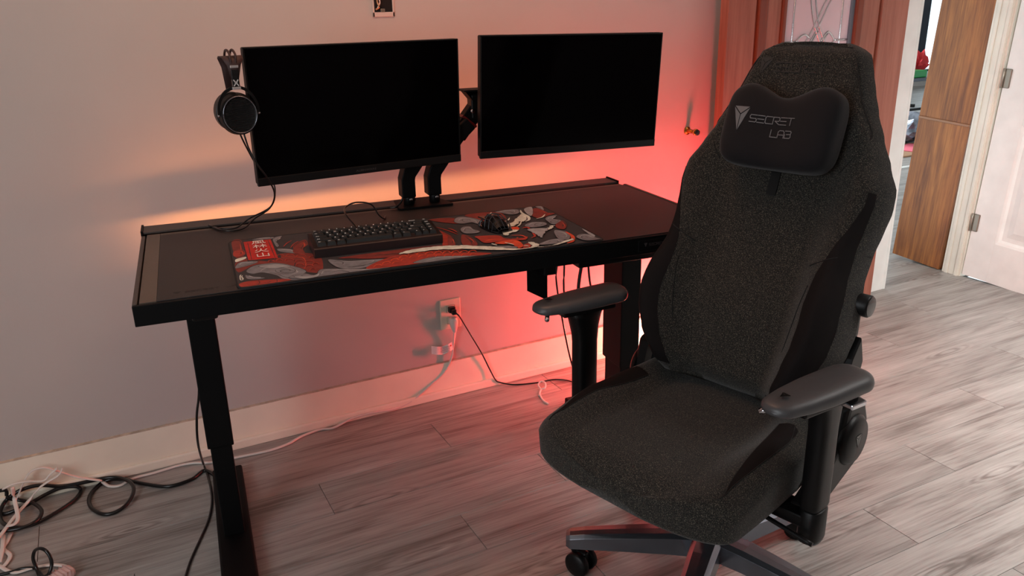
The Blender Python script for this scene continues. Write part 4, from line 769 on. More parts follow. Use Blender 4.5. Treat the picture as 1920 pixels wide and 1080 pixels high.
# ------------------------------------------------------------------ headphones on the left monitor's corner
hp = thing('headphones', 'black open-back headphones hanging on the left monitor corner', 'headphones', (.256, -.443, 1.150), .05); hp.scale = (.84, .84, .93)
M_leather = mat('brown_black_strap', (58, 36, 34), .6, bump=.3, bscale=500)
R0 = .054
lathe('ear_cup', (0, .045, 0), (0, -.004, 0), [(0, 0), (0, R0 - .006), (.006, R0 + .001), (.014, R0 + .003), (.022, R0 - .001), (.040, R0), (.046, R0 - .003), (.049, R0 - .007), (.047, R0 - .010), (.046, 0)], M_blackm, hp, 40)
# louvred grille
bm = bmesh.new()
for i in range(-11, 12):
    z = i * .0038; hw = math.sqrt(max(0, .0435 ** 2 - z * z))
    if hw > .004: bmbox(bm, -hw, hw, -.0035, -.001, z - .0011, z + .0009)
gl = frombm('grille', bm, M_gloss, hp); gl['kind'] = 'stuff'
tube('rim_ring', [(R0 * .9 * math.cos(a), -.0035, R0 * .9 * math.sin(a)) for a in [2 * PI * k / 24 for k in range(24)]], .0016, M_alu, hp, k=2, closed=True)
lathe('ear_cup', (0, .075, .0), (0, .12, .0), [(0, 0), (0, R0 - .008), (.006, R0), (.04, R0), (.045, R0 - .006), (.045, 0)], M_blackm, hp, 32)
yk = catmull([(-.058, .012, .0), (-.055, .012, .028), (-.038, .012, .056), (-.012, .010, .070), (.014, .010, .070), (.038, .012, .056), (.055, .012, .028), (.058, .012, .0)], 5)
v, f = sweep(yk, [(-.004, -.0035), (.004, -.0035), (.004, .0035), (-.004, .0035)], up=Vector((0, 1, 0))); mesh('yoke', v, f, M_blackm, hp)
for s in (-1, 1): cyl('pivot', (s * .056, .012, 0), (s * .062, .012, 0), .004, M_chrome, hp, n=12)
vs = []; 
bd = box('slider_block', -.0105, .0105, -.002, .010, .068, .128, M_gloss, hp, bev=.002)
for z in (.070, .126): box('slider_band', -.012, .012, -.0045, .011, z - .0035, z + .0035, mat('silver_band', (196, 196, 198), .3, metal=.7), hp, bev=.001)
bm = bmesh.new(); xf = lambda x, y, z: Vector((x, -.0022 - z, y))
strokes(bm, [[(0, 0), (.3, .3), (.3, .7), (0, 1)], [(1, 0), (.7, .3), (.7, .7), (1, 1)], [(.3, .5), (.7, .5)]], .0028, 0, .0006, xf, -.006, .077, .012, .014); frombm('maker_mark', bm, mat('silver_print', (205, 205, 205), .4), hp)
# suspension strap: wide over the top, narrow at the slider
prof = [(.118, -.004), (.130, -.003), (.145, .0), (.150, .010), (.153, .03), (.152, .055), (.146, .078), (.12, .09), (.06, .095)]
wd_ = [.012, .020, .029, .030, .031, .031, .029, .018, .012]
vs = []; fs = []
for q, ((z, y), w_) in enumerate(zip([(.088, .004), (.118, -.001)] + prof[1:], [.010, .017] + wd_[1:])):
    vs += [(-w_, y, z), (-w_ * .3, y - .001, z), (w_ * .3, y - .001, z), (w_, y, z)]
nn = len(vs) // 4
for q in range(nn - 1):
    for j in range(3): a = q * 4 + j; fs.append((a, a + 1, a + 5, a + 4))
st = mesh('suspension_strap', vs, fs, M_leather, hp, True); sm_ = st.modifiers.new('s', 'SOLIDIFY'); sm_.thickness = .002
for s in (-.008, .008):
    tube('head_band', [(s * .6, .002, .125), (s, -.002, .148), (s, .006, .160), (s, .035, .167), (s, .065, .160), (s * .8, .088, .13), (s * .5, .096, .06)], .0035, M_leather, hp, k=5, n=8)
cab_h = thing('headphone_cable', 'thin black headphone cable dropping from the cup to the desk', 'cable', (0, 0, 0))
D = lambda x, y, z=.0035: tuple(D2(x, y, H + z))
tube('cable_strand', [(.262, -.425, 1.10), (.270, -.425, 1.06), (.285, -.43, 1.02), (.310, -.42, .975), (.325, -.40, .93), (.315, -.36, .885), D(.30, .585, .02), D(.262, .545), D(.215, .545), D(.185, .60)], .0022, M_rubber, cab_h)
tube('cable_strand', [(.262, -.345, 1.10), (.275, -.34, 1.06), (.30, -.335, 1.00), (.335, -.33, .955), (.338, -.34, .92), (.318, -.35, .885), D(.285, .59, .02), D(.245, .565), D(.205, .575), D(.183, .615)], .0022, M_rubber, cab_h)
cyl('cable_plug', D(.187, .600), D(.176, .628), .0035, M_rubber, cab_h, n=12)

# ------------------------------------------------------------------ LED strip behind the desk
ls = thing('led_strip', 'orange glowing light strip behind the desk tray', 'light strip', D2(0, 0, 0), DYAW)
def emis(name, col, s):
    m = bpy.data.materials.new(name); m.use_nodes = True; nt = m.node_tree
    for n in list(nt.nodes):
        if n.type == 'BSDF_PRINCIPLED': nt.nodes.remove(n)
    e = nt.nodes.new('ShaderNodeEmission'); e.inputs[0].default_value = (*col, 1); e.inputs[1].default_value = s
    nt.links.new(e.outputs[0], nt.nodes['Material Output'].inputs[0]); return m
box('strip_profile', .03, 1.46, DD + .0025, DD + .004, H - .060, H - .040, M_blackm, ls)
box('shade_lip', .03, 1.46, DD + .004, DD + .016, H - .060, H - .058, M_blackm, ls)  # added unseen lip, keeps the strip's light off the wall below
box('strip_diffuser', .03, 1.46, 0, .003, -.0025, .0025, emis('orange_led', STRIP_COL, STRIP_STR), ls, loc=(0, DD + .0055, H - .052), rot=(1.2, 0, 0))
zs = H - .052; yf = DD + .030
vs = []
for x, lo_, hi_ in ((.03, .0125, .036), (.5, .0105, .030), (1.46, .0085, .022)):
    vs += [(x, yf, zs + lo_), (x, yf, zs + hi_), (x, yf + .004, zs + hi_), (x, yf + .004, zs + lo_)]
fs = [(q * 4 + i, q * 4 + (i + 1) % 4, q * 4 + 4 + (i + 1) % 4, q * 4 + 4 + i) for q in (0, 1) for i in range(4)] + [(0, 1, 2, 3), (11, 10, 9, 8)]
fixn(mesh('shadow_flange', vs, fs, M_blackm, ls))  # added unseen blade, shaped to throw the shadow band on the wall
for x in (.05, .75, 1.44): box('strip_clip', x, x + .012, DD + .004, DD + .036, H - .043, H - .039, M_blackm, ls)

# upright red light bar on the floor behind the chair, shining on the wall
lp = thing('red_light_bar', 'upright red light bar behind the chair washing the wall in red', 'lamp', (1.98, -.43, 0), .30)
cyl('lamp_base', (0, 0, 0.001), (0, 0, .02), .06, M_blackm, lp)
box('lamp_housing', -.062, .062, -.022, .0, .018, .46, M_blackm, lp, bev=.004)
lathe('fill_bulb', (.0, .31, .075), (.0, .31, .135), [(0, .004), (.005, .014), (.02, .022), (.04, .022), (.055, .012), (.06, .001)], emis('fill_bulb_glow', (1.0, .30, .20), FILL_BULB_STR), lp)  # added unseen bulb with holder and lead, whitens the wall's hot spot
cyl('fill_bulb_holder', (0, .31, .001), (0, .31, .075), .016, M_blackm, lp)
tube('fill_bulb_lead', [(0, .0, .012), (.01, .12, .006), (0, .31, .012)], .003, M_rubber, lp)
box('lamp_diffuser', -.056, .056, .0, .006, .03, .45, emis('red_led', RED_COL, RED_STR), lp, bev=.002)

# ------------------------------------------------------------------ wall items
ol = thing('wall_outlet', 'white duplex outlet plate with two plugs under the desk', 'outlet', (.979, 0, .326))
box('face_plate', -.041, .041, -.007, 0, -.058, .058, mat('ivory_plate', (215, 208, 190), .35), ol, bev=.003)
for z in (.022, -.022): box('receptacle', -.017, .017, -.009, -.006, z - .015, z + .015, mat('ivory_receptacle', (205, 198, 180), .4), ol, bev=.004)
cw = thing('black_plug_cord', 'thin black cord from the upper socket running right along the floor', 'cord')
bm = bmesh.new(); bmbox(bm, -.013, .013, -.030, -.0095, -.011, .011, .004); bmbox(bm, -.008, .010, -.045, -.028, -.014, .006, .004)
frombm('plug', bm, M_rubber, cw, loc=(.979, 0, .348))
P0 = [(.979, -.045, .345), (.99, -.052, .335)] + CAB['cord_wall'][1:]
tube('cord', P0, .0028, M_rubber, cw)
we = thing('white_extension_cord', 'flat white extension cord from the lower socket along the baseboard', 'cord')
lathe('plug', (.979, -.026, .322), (.982, -.03, .262), [(0, .004), (.004, .014), (.018, .017), (.04, .013), (.055, .008), (.06, .006)], M_cordw, we, 16)
box('plug_neck', .968, .990, -.026, -.0095, .292, .316, M_cordw, we, bev=.003)
P1 = [(.982, -.03, .262)] + CAB['white_right'][1:]
P1b = P1 + CAB['white_left'][1:]
ribbon('cord', P1b, .0105, .005, M_cordw, we)
bm = bmesh.new(); TG = [(0, 0, 0), (-.02, -.006, -.004), (-.04, .002, -.012), (-.062, -.004, -.006), (-.085, .0, .0)]
Q = catmull(TG, 5); vv = []; ff = []
for p in Q: vv += [p + Vector((0, 0, -.016)), p + Vector((0, 0, .016))]
ff = [(2 * i, 2 * i + 1, 2 * i + 3, 2 * i + 2) for i in range(len(Q) - 1)]
tgx = mesh('paper_tag', vv, ff, mat('white_tag_paper', (226, 226, 224), .6, nscale=90, namt=.05), we, loc=(.974, -.024, .208)); tgx.modifiers.new('s', 'SOLIDIFY').thickness = .0006
for i, z in enumerate((-.010, -.005, 0, .005, .010)):
    box('tag_text', -.052, -.014, -.0068, -.0062, z - .0012 - .006, z + .0002 - .006, mat('grey_tag_print', (130, 120, 118), .6), tgx)
cyl('tag_dot', (-.010, -.0035, .003), (-.010, -.0050, .003), .003, mat('orange_dot', (200, 80, 40), .6), tgx, n=12)

eb = thing('open_wall_box', 'open electrical box hole with stray wires high on the wall', 'electrical box', (.803, 0, 1.42))
bm = bmesh.new()
for a in ((-.036, -.030, -.05, .05), (.030, .036, -.05, .05), (-.036, .036, -.05, -.036), (-.036, .036, .044, .05)): bmbox(bm, a[0], a[1], -.004, -.0005, a[2], a[3], .001)
frombm('box_rim', bm, mat('white_box_rim', (205, 190, 182), .5), eb)
box('box_cavity', -.030, .030, -.002, -.0004, -.036, .044, mat('dark_cavity', (12, 10, 10), .9), eb)
box('screw_tab', -.010, .004, -.005, -.002, -.036, -.026, M_steel, eb, bev=.001)
tube('stray_wire', [(-.02, -.003, .044), (-.014, -.012, .02), (-.022, -.010, -.002), (-.018, -.014, -.02), (-.026, -.006, -.028)], .0025, mat('bare_copper', (200, 150, 110), .3, metal=.6), eb)
tube('stray_wire', [(-.024, -.003, .044), (-.022, -.012, .015), (-.012, -.008, -.005), (-.022, -.012, -.024)], .0022, mat('white_wire', (220, 215, 205), .5), eb)

ds = thing('door_stop', 'small brass door stop screwed to the red-lit wall', 'door stop', (2.045, 0, .905))
lathe('stop_base', (0, 0, 0), (0, -.06, 0), [(0, .016), (.004, .016), (.008, .009), (.045, .008), (.05, .013), (.058, .013), (.060, .010)], M_brass, ds, 20)
cyl('stop_tip', (0, -.06, 0), (0, -.068, 0), .011, M_rubber, ds)

# ------------------------------------------------------------------ cables on the floor
def cable_thing(name, label, key, r=None, wd=None, h=None, m=None, cat='cable'):
    o = tube(name, CAB[key], r, m) if r else ribbon(name, CAB[key], wd, h, m)
    return tag(o, label, cat)
cable_thing('power_cable', 'thick glossy black cable looping from the left desk leg', 'black_thick', r=.0058, m=M_rubber)
cable_thing('power_cable', 'thick black cable coil nearest the left photo edge', 'black_inner', r=.0055, m=M_rubber)
cable_thing('power_cable', 'black cable standing up in a small loop at lower left', 'black_loop', r=.0045, m=M_rubber)
for k, lb in (('pink_a', 'pale flat cord arching up against the baseboard above the black loop'), ('white_b', 'white flat cord lying highest against the left baseboard'), ('pink_c', 'wide pinkish flat cord crossing diagonally over the black coil'),
              ('white_d', 'short white flat strand hanging across the left coil'), ('white_e', 'white flat cord bending below the black coil'), ('white_f', 'pale flat cord at the very left photo edge')):
    cable_thing('flat_cord', lb, k, wd=.011, h=.0035, m=M_cordw, cat='cord')
ps = thing('power_strip_end', 'white extension cord end with pinkish socket at lower left corner', 'plug')
ribbon('cord', CAB['white_g'], .011, .004, M_cordw, ps)
pe = Vector(CAB['white_g'][-1])
bm = bmesh.new(); bmbox(bm, -.035, .035, -.020, .020, 0, .026, .010, 3); frombm('socket_block', bm, mat('pinkish_plastic', (224, 190, 184), .45), ps, loc=(pe.x - .015, pe.y - .015, .001), rot=(0, 0, .5), smooth=True)
for i in range(5): box('block_rib', -.022 + i * .010, -.018 + i * .010, -.0205, .0205, .010, .0268, mat('pinkish_plastic_rib', (205, 165, 160), .45), ps, loc=(pe.x - .015, pe.y - .015, .001), rot=(0, 0, .5), bev=.001)
lc = tube('monitor_cable', CAB['leg_cable'], .0035, M_rubber); tag(lc, 'black cable hanging behind the left desk leg and trailing forward', 'cable')
pl = tube('pink_cord_loop', CAB['pink_loop'], .0035, M_cordw); tag(pl, 'small pale cord loop on the floor by the chair seat', 'cord')
# cables hanging under the desk at the right leg
HC = [('thin cable hanging leftmost under the desk', .003, [(1.19, -.44, .74), (1.175, -.45, .62), (1.17, -.45, .55), (1.20, -.44, .40), (1.25, -.42, .22), (1.33, -.40, .02)]),
      ('thin cable hanging second from left under the desk', .0032, [(1.205, -.44, .74), (1.20, -.45, .60), (1.20, -.45, .50), (1.235, -.44, .36), (1.29, -.41, .2), (1.37, -.39, .02)]),
      ('thicker cable bundle hanging under the desk', .006, [(1.275, -.44, .74), (1.27, -.45, .62), (1.255, -.45, .52), (1.26, -.44, .40), (1.31, -.43, .2), (1.41, -.40, .02)]),
      ('thin cable bowing behind the armrest post near the right desk leg', .0038, [(1.295, -.44, .74), (1.29, -.45, .62), (1.30, -.45, .52), (1.325, -.45, .44), (1.325, -.45, .36), (1.30, -.44, .27), (1.26, -.43, .12), (1.27, -.42, .02)])]
for lab, r_, P_ in HC: tag(tube('hanging_cable', P_, r_, M_rubber), lab, 'cable')
for i, (px, py) in enumerate(((1.38, -.40), (1.62, -.25))): pass

# ------------------------------------------------------------------ gaming chair
TH = -(PI / 2 - .27)
ch = thing('gaming_chair', 'dark charcoal fabric gaming chair with star base facing left', 'chair', (1.074, -1.268, 0), TH)
CH0 = Matrix.LocRotScale(Vector((1.074, -1.268, 0)), Matrix.Rotation(TH, 3, 'Z').to_quaternion(), Vector((1, 1, 1)))
KC = .965; CAMP = Vector((-.0847, -2.5882, 1.3935))
ch.location = CAMP + (Vector(ch.location) - CAMP) * KC; ch.scale = (KC, KC, KC)
CH1 = Matrix.LocRotScale(Vector(ch.location), Matrix.Rotation(TH, 3, 'Z').to_quaternion(), Vector((KC, KC, KC)))
# local axes: +x sitter's left, -y forward, z up
TILT = math.radians(19.25)
BO_ = Vector((-.032, .150, .478)); UP = Vector((0, math.sin(TILT), math.cos(TILT))); FN = Vector((0, -math.cos(TILT), math.sin(TILT))); LX = Vector((1, 0, 0))
BH = .872
WT = [(0, .198), (.04, .218), (.10, .250), (.16, .273), (.21, .280), (.27, .274), (.34, .261), (.40, .262), (.45, .270), (.50, .277), (.545, .274), (.60, .247), (.66, .216), (.72, .187), (.77, .167), (.81, .152), (.84, .141), (.86, .126), (.872, .105)]
BT = [(0, .05), (.1, .082), (.25, .078), (.38, .05), (.46, .040), (.54, .036), (.62, .018), (.75, .008), (.872, .004)]
TT = [(0, .075), (.2, .085), (.5, .075), (.75, .060), (.84, .050), (.862, .036), (.872, .012)]
def bw(h): return interp(WT, h)
def back_front(u, h):
    a = abs(u); b = interp(BT, h)
    d = .030 * math.exp(-((h - .20) / .13) ** 2) + .014 * math.exp(-((h - .7) / .12) ** 2) * 0
    d += b * smooth01((a - .42) / .40)
    roll = max(0, (a - .80) / .20); d -= (b + .045) * roll ** 2.4
    d -= .026 * smooth01((h - .84) / .032)
    if h < .05: d -= .04 * (1 - h / .05) ** 2
    return d
def back_pt(u, h, off=0, side='f'):
    t = interp(TT, h)
    d = back_front(u, h)
    if side == 'b':
        a = abs(u); d = -t * (1 - a ** 5) ** .5 - .02 * a ** 2 - (.045 * a ** 4)
    return BO_ + LX * (u * bw(h)) + UP * h + FN * (d + off)
rings = []; NU = 44
for j in range(61):
    h = BH * j / 60; r = []
    for i in range(NU + 1): r.append(back_pt(-1 + 2 * i / NU, h))
    for i in range(1, 20): r.append(back_pt(1 - 2 * i / 20, h, 0, 'b'))
    rings.append(r)
br = loft('backrest', rings, M_fab, ch)
def patch(name, fn, u0, u1, v0, v1, nu, nv, m, parent, off=.0016, lo=None, hi=None):
    vs = []; fs = []
    for j in range(nv + 1):
        h = v0 + (v1 - v0) * j / nv; a, b = (u0, u1) if lo is None else (lo(h), hi(h))
        for i in range(nu + 1): vs.append(fn(a + (b - a) * i / nu, h, off))
    for j in range(nv):
        for i in range(nu): a = j * (nu + 1) + i; fs.append((a, a + 1, a + nu + 2, a + nu + 1))
    o = mesh(name, vs, fs, m, parent, True); return o
for s in (-1, 1):
    lo = lambda h, s=s: s * (.68 + .20 * smooth01((h - .25) / .27)); hi = lambda h, s=s: s * (.945 - .02 * smooth01((h - .3) / .2))
    patch('bolster_panel', lambda u, h, o: back_pt(u, h, o), 0, 0, .02, .53, 10, 34, M_suede, br, lo=lo, hi=hi)
M_seam = mat('seam_thread', (10, 9, 9), .8)
def seam(P, fn=lambda u, h: back_pt(u, h, .0012), r=.0012): tube('seam', [fn(u, h) for u, h in P], r, M_seam, br, k=5, n=6)
for s in (-1, 1):
    seam([(s * .995, .395), (s * .85, .375), (s * .68, .355), (s * .6, .345)])
    seam([(s * .93, .68), (s * .93, .655), (s * .74, .60), (s * .60, .565)])
    seam([(s * .80, .86), (s * .86, .82), (s * .89, .74), (s * .93, .68)], r=.0015)
    seam([(s * .60, .02), (s * .58, .15), (s * .62, .25), (s * .66, .3)], r=.0010)
seam([(-.8, .858), (-.4, .866), (0, .867), (.4, .866), (.8, .858)], r=.0014)
bm = bmesh.new(); xf = lambda x, y, z: back_pt(x / bw(.76), .790 + y, .0012 + z)
emblem(bm, -.115, .014, .040, .046, xf, 0, .0004); word(bm, 'SECRET', -.085, .004, .022, xf, 0, .0004, gap=.2); frombm('back_lettering', bm, M_printd, br)

# head pillow
hpw = thing('head_pillow', 'black velour head pillow with grey lettering strapped on the chair back', 'pillow', ch.location, TH); hpw.scale = ch.scale
PC = BO_ + UP * .641 + FN * .056 + LX * (.016)
def pil(x, a):
    k = abs(x) / .145; e = (1 - k ** 7) ** (1 / 3.0) if k < 1 else 0
    top = .078 + .016 * (1 - math.cos(min(1.15, k / .68) * PI)) - .004; bot = -.096
    dep = .050 - .013 * math.exp(-(x / .06) ** 2)
    c, s = math.cos(a), math.sin(a)
    n = 2 / 3.6
    h = math.copysign(abs(s) ** n, s); d = math.copysign(abs(c) ** n, c)
    hh = (top if h > 0 else -bot) * h * (.18 + .82 * e) if True else 0
    return PC + LX * x + UP * hh + FN * (d * (dep if d > 0 else .036) * (.10 + .90 * e))
rings = [[pil(x, 2 * PI * i / 40) for i in range(40)] for x in [.145 * math.sin(PI / 2 * (-1 + 2 * j / 44)) for j in range(45)]]
pb = loft('cushion', rings, M_velour, hpw)
# strap under the pillow
vs = []; fs = []
for j in range(9):
    h = .492 + j * .012
    for u in (-.045, .045): vs.append(back_pt(u, h, .004))
for j in range(8): fs.append((2 * j, 2 * j + 1, 2 * j + 3, 2 * j + 2))
sp_ = mesh('strap', [BO_ * 0 + Vector(v) for v in vs], fs, M_blackm, hpw); sp_.modifiers.new('s', 'SOLIDIFY').thickness = .003
def pfx(x, y, z):
    k = abs(x) / .145; dep = .050 - .013 * math.exp(-(x / .06) ** 2); e = (1 - k ** 7) ** (1 / 3.0)
    hh = y; s_ = min(.98, abs(hh) / .09) ** 3.6
    return PC + LX * x + UP * hh + FN * ((dep * (.1 + .9 * e)) * (1 - s_) ** (1 / 3.6) + .0008 + z)
bm = bmesh.new(); emblem(bm, -.090, .010, .044, .062, pfx, 0, .0005)
word(bm, 'SECRET', -.064, .006, .0165, pfx, 0, .0005, gap=.17, wd=.98, w=.12); word(bm, 'LAB', -.006, -.024, .0165, pfx, 0, .0005, gap=.17, wd=.98, w=.12)
frombm('pillow_lettering', bm, M_print, hpw)

# seat cushion
SY0, SY1, SX = .25, -.282, -.028
def seat_w(s):  # s 0 rear .. 1 front
    w = interp([(0, .225), (.15, .258), (.4, .276), (.7, .282), (1, .282)], s)
    if s > .84: w *= (1 - ((s - .84) / .16) ** 2.6) ** (1 / 2.6) * .999 + .001 if s < 1 else .3
    return w
def seat_top(u, s):
    a = abs(u); z = .458 - .014 * smooth01((s - .0) / .5) + .006 * smooth01((s - .5) / .3)
    z += .034 * smooth01((a - .52) / .30) * (1 - .75 * smooth01((s - .55) / .35))
    z -= (.040) * max(0, (a - .80) / .20) ** 2.6
    t_ = max(0, min(1, (s - .84) / .16)); z -= .060 * (1 - math.sqrt(max(0, 1 - t_ * t_))) + .008 * smooth01((s - .6) / .3)
    return z
def seat_pt(u, s, off=0):
    return Vector((SX + u * seat_w(s), SY0 + (SY1 - SY0) * s, seat_top(u, s) + off))
rings = []
SS = [0, .03, .08] + [.08 + .8 * j / 26 for j in range(1, 27)] + [.905, .93, .95, .967, .98, .99, .997]
for s in SS:
    r = [seat_pt(-1 + 2 * i / 44, s) for i in range(45)]
    zb_ = .350
    w = seat_w(s); y = SY0 + (SY1 - SY0) * s
    ztop = r[0].z
    zside = ztop
    for k in range(1, 5): r.append(Vector((SX + w * (1 - .004 * k), y, zside + (zb_ + .006 - zside) * k / 4)))
    for i in range(0, 15): r.append(Vector((SX + w * .96 * (1 - 2 * i / 14), y, zb_)))
    for k in range(4, 0, -1): r.append(Vector((SX - w * (1 - .004 * k), y, zside + (zb_ + .006 - zside) * k / 4)))
    rings.append(r)
seat = loft('seat', rings, M_fab, ch)
for s_ in (-1, 1):
    loq = lambda h: .70 + .10 * smooth01((h - .30) / .45) + .07 * smooth01((h - .72) / .2)
    hiq = lambda h: .895 - .005 * smooth01((h - .4) / .4) - .0 * h
    def hiw(h): t = max(0, (h - .62) / .28); return loq(h) + (hiq(h) - loq(h)) * max(.02, 1 - t ** 1.6) * (1 if h > .33 else math.sqrt(max(0, 1 - ((.33 - h) / .04) ** 2)) * .5 + .5)
    patch('seat_panel', seat_pt, 0, 0, .295, .895, 8, 30, M_suede, seat, lo=lambda h, s_=s_: s_ * loq(h), hi=lambda h, s_=s_: s_ * hiw(h))
    tube('seam', [seat_pt(s_ * loq(q), q, .0012) for q in (.295, .4, .5, .6, .7, .8, .86, .90)], .0011, M_seam, seat, k=4, n=6)
    tube('seam', [seat_pt(s_ * hiw(q), q, .0012) for q in (.295, .4, .5, .6, .7, .8, .86, .895)], .0011, M_seam, seat, k=4, n=6)
# side front corner seam
# recline shells (plastic hinge covers) at both sides
for s in (-1, 1):
    bm = bmesh.new()
    prof = [(.0, .345), (.12, .325), (.25, .37), (.275, .41), (.275, .47), (.25, .525), (.215, .545), (.165, .53), (.14, .44), (.05, .37)]
    poly_ext(bm, prof, 0, .036, lambda x, y, z, s=s: Vector((-.012 + s * (.262 + z), x, y)))
    bmesh.ops.recalc_face_normals(bm, faces=bm.faces)
    hc = frombm('hinge_cover', bm, M_blackm, ch); md = hc.modifiers.new('b', 'BEVEL'); md.width = .012; md.segments = 3; md.limit_method = 'ANGLE'
    lathe('hinge_disc', (-.012 + s * .290, .20, .44), (-.012 + s * .312, .20, .44), [(0, .062), (.010, .062), (.020, .052), (.022, .001)], M_blackm, hc, 32)
    bm = bmesh.new(); emblem(bm, 0, 0, .030, .034, lambda x, y, z, s=s: Vector((-.012 + s * (.3118 + z), .20 + x, .44 + y)), 0, .0008); frombm('disc_emblem', bm, M_gloss, hc)
    # bracket up to the back frame
    bm = bmesh.new(); poly_ext(bm, [(.17, .44), (.24, .47), (.285, .60), (.262, .665), (.225, .62)], 0, .02, lambda x, y, z, s=s: Vector((-.012 + s * (.245 + z), x, y)))
    bk = frombm('back_bracket', bm, M_blackm, ch); md = bk.modifiers.new('b', 'BEVEL'); md.width = .004; md.segments = 2
kp = BO_ + LX * .226 + UP * .285 + FN * -.030
cyl('lumbar_knob', kp, kp + Vector((.065, 0, 0)), .026, M_blackm, ch, n=32)
lathe('knob_cap', kp + Vector((.065, 0, 0)), kp + Vector((.067, 0, 0)), [(0, .023), (.001, .023), (.0015, .021), (.0015, .001)], M_gloss, ch, 32)

# armrests
for s in (-1, 1):
    ax = (-.375, 0, .315)[s + 1]; ayc = (.012, 0, -.055)[s + 1]; arot = (-.27, 0, -.2)[s + 1]; px_ = (-.385, 0, .292)[s + 1]; axp = ax; ax = 0
    L0, L1 = .124, -.146
    top_ = link(bpy.data.objects.new('armrest', None)); top_.parent = ch; top_.location = (axp, ayc, .028); top_.rotation_euler = (0, 0, arot)
    rings = []
    for j in range(31):
        t = j / 30; y = L0 + (L1 - L0) * t
        w = interp([(0, .046), (.12, .050), (.5, .050), (.7, .046), (.9, .038), (1, .032)], t)
        e = min(1, (1 - (abs(2 * t - 1)) ** 11) ** (1 / 2.2) + .02) if 0 < t < 1 else .3
        zt, zb2 = .660 - .012 * t * t, .622 - .004 * math.sin(PI * t)
        zc = (zt + zb2) / 2; hz_ = (zt - zb2) / 2 * (.35 + .65 * e)
        n = 2 / 3.4; r = []
        for i in range(28):
            a = 2 * PI * i / 28; c, q = math.cos(a), math.sin(a)
            r.append(Vector((ax + w * (.15 + .85 * e) * math.copysign(abs(c) ** n, c), y, zc + hz_ * math.copysign(abs(q) ** n, q) + (0.004 * math.copysign(abs(c) ** 2, 1) * (1 if q > 0 else 0) * -1))))
        rings.append(r)
    apd = loft('armrest_pad', rings, M_pu, top_)
    bm = bmesh.new(); emblem(bm, 0, -.108, .020, .020, lambda x, y, z: Vector((x, y, .6565 + z)), 0, .0006); frombm('pad_emblem', bm, M_blackm, apd)
    py = 0
    # pad carrier, neck, outer sleeve, inner tube, foot bracket
    box('armrest_carrier', -.030, .030, -.075, .085, .606, .624, M_blackm, top_, bev=.004); ax = px_; py = .03
    rr = []
    for z, wx_, wy_ in ((.638, .030, .062), (.612, .027, .050), (.580, .025, .040), (.54, .024, .036), (.355, .024, .036), (.347, .022, .033)):
        rr.append([Vector((ax + wx_ * math.copysign(abs(math.cos(a)) ** .6, math.cos(a)), py + wy_ * math.copysign(abs(math.sin(a)) ** .6, math.sin(a)), z)) for a in [2 * PI * k / 24 for k in range(24)]])
    loft('armrest_sleeve', rr, M_blackm, ch)
    cyl('armrest_tube', (ax, py, .31), (ax, py, .352), .018, mat('brass_tube', (120, 112, 90), .35, metal=.7), ch)
    rr = []
    for z, k in ((.272, .9), (.268, 1), (.20, 1), (.19, .9), (.186, .7)):
        rr.append([Vector((ax + .026 * k * math.copysign(abs(math.cos(a)) ** .8, math.cos(a)), py + .034 * k * math.copysign(abs(math.sin(a)) ** .8, math.sin(a)), z + .074)) for a in [2 * PI * k2 / 24 for k2 in range(24)]])
    loft('armrest_socket', rr, M_blackm, ch)
    box('armrest_bracket', min(ax, s * .15), max(ax, s * .15) - (.01 if s > 0 else -.01) * 0, py - .032, py + .032, .300, .330, M_blackm, ch, bev=.004)
    box('armrest_lever', -.048 if s < 0 else .020, -.020 if s < 0 else .048, .04, .085, .600, .612, M_chrome, top_, bev=.003)
    cyl('armrest_button', (-s * .02, -.12, .622), (-s * .035, -.13, .614), .006, M_chrome, top_, n=12)
# mechanism
BX, BY = .030, .046
box('tilt_mechanism', -.12, .12, -.11, .16, .285, .332, M_blackm, ch, bev=.01)
box('seat_pan', -.22, .20, -.18, .20, .332, .352, M_blackm, ch, bev=.006)
NB = len(ch.children)
base_before = set(ch.children)
cyl('gas_lift', (BX, BY, .17), (BX, BY, .325), .014, M_chrome, ch)
lathe('lift_cover', (BX, BY, .135), (BX, BY, .235), [(0, .030), (.0, .034), (.03, .034), (.032, .029), (.065, .029), (.067, .024), (.10, .024), (.1, .016)], M_blackm, ch)
LEV = True
lv = tube('tilt_lever', [(.10, -.012, .312), (.20, -.016, .30), (.26, -.02, .295), (.322, -.025, .29)], .0055, M_blackm, ch, k=4)
tube('tilt_lever', [(-.10, .03, .305), (-.22, .03, .30), (-.34, .035, .292)], .0055, M_blackm, ch, k=4)
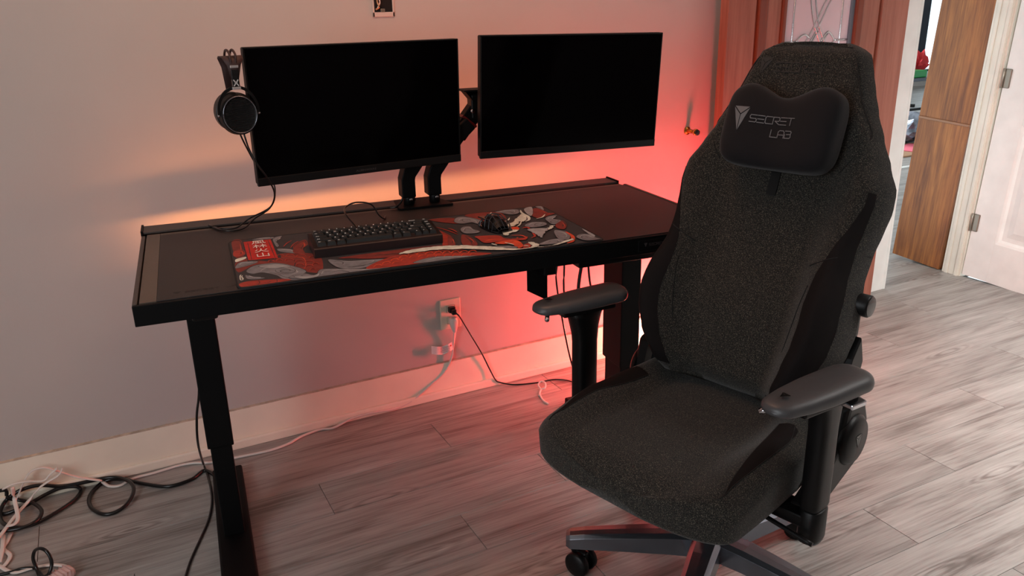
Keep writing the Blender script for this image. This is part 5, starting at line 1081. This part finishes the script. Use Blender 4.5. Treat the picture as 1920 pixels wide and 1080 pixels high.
# star base
lathe('base_hub', (BX, BY, .085), (BX, BY, .142), [(0, .040), (.004, .046), (.03, .050), (.045, .046), (.055, .038), (.057, .030)], M_blackm, ch)
M_spoke = M_alu
for k in range(5):
    aw = math.radians(1.8 + 72 * k) - TH
    sp = link(bpy.data.objects.new('base_arm', None)); bpy.data.objects.remove(sp)
    rr = []
    for t, w, zt, zb3 in ((.03, .037, .142, .084), (.10, .035, .140, .086), (.21, .031, .131, .084), (.315, .027, .120, .080), (.352, .025, .114, .079), (.362, .019, .109, .083)):
        rr.append([Vector((t, w, zb3)), Vector((t, w * .97, zt - .008)), Vector((t, w * .62, zt)), Vector((t, 0, zt + .001)), Vector((t, -w * .62, zt)), Vector((t, -w * .97, zt - .008)), Vector((t, -w, zb3)), Vector((t, -w * .7, zb3 - .001)), Vector((t, 0, zb3 + .012)), Vector((t, w * .7, zb3 - .001))])
    arm = loft('base_arm', rr, M_spoke, ch, smooth=False); arm.rotation_euler = (0, 0, aw); arm.location = (BX, BY, 0)
    md = arm.modifiers.new('b', 'BEVEL'); md.width = .002; md.segments = 2; md.limit_method = 'ANGLE'
    px, py = BX + .338 * math.cos(aw), BY + .338 * math.sin(aw)
    ct = link(bpy.data.objects.new('caster', None)); bpy.data.objects.remove(ct)
    bm = bmesh.new(); bmcyl(bm, (0, 0, .060), (0, 0, .086), .012, n=16); bmbox(bm, -.010, .010, -.008, .038, .026, .068, .006)
    cf = frombm('caster', bm, M_blackm, ch, loc=(px, py, 0), rot=(0, 0, aw + (.9, 2.4, 1.0, 3.6, 5.1)[k]))
    for q in (-1, 1):
        lathe('wheel', (q * .010, .018, .034), (q * .032, .018, .034), [(0, .022), (0, .0310), (.003, .0332), (.015, .0332), (.019, .030), (.022, .014), (.022, .001)], M_blackm, cf, 28)

for o_ in list(ch.children):
    if o_ not in base_before and not o_.name.startswith('tilt_lever'):
        o_.matrix_basis = CH1.inverted() @ CH0 @ o_.matrix_basis
GROUPS = dict(monitor='monitors above the desk', hanging_cable='cables hanging under the desk', flat_cord='pale flat cords piled at the left baseboard', power_cable='thick black cables on the floor at the left')
for o_ in bpy.data.objects:
    g_ = GROUPS.get(o_.name.split('.')[0])
    if g_ and o_.parent is None and 'label' in o_: o_['group'] = g_
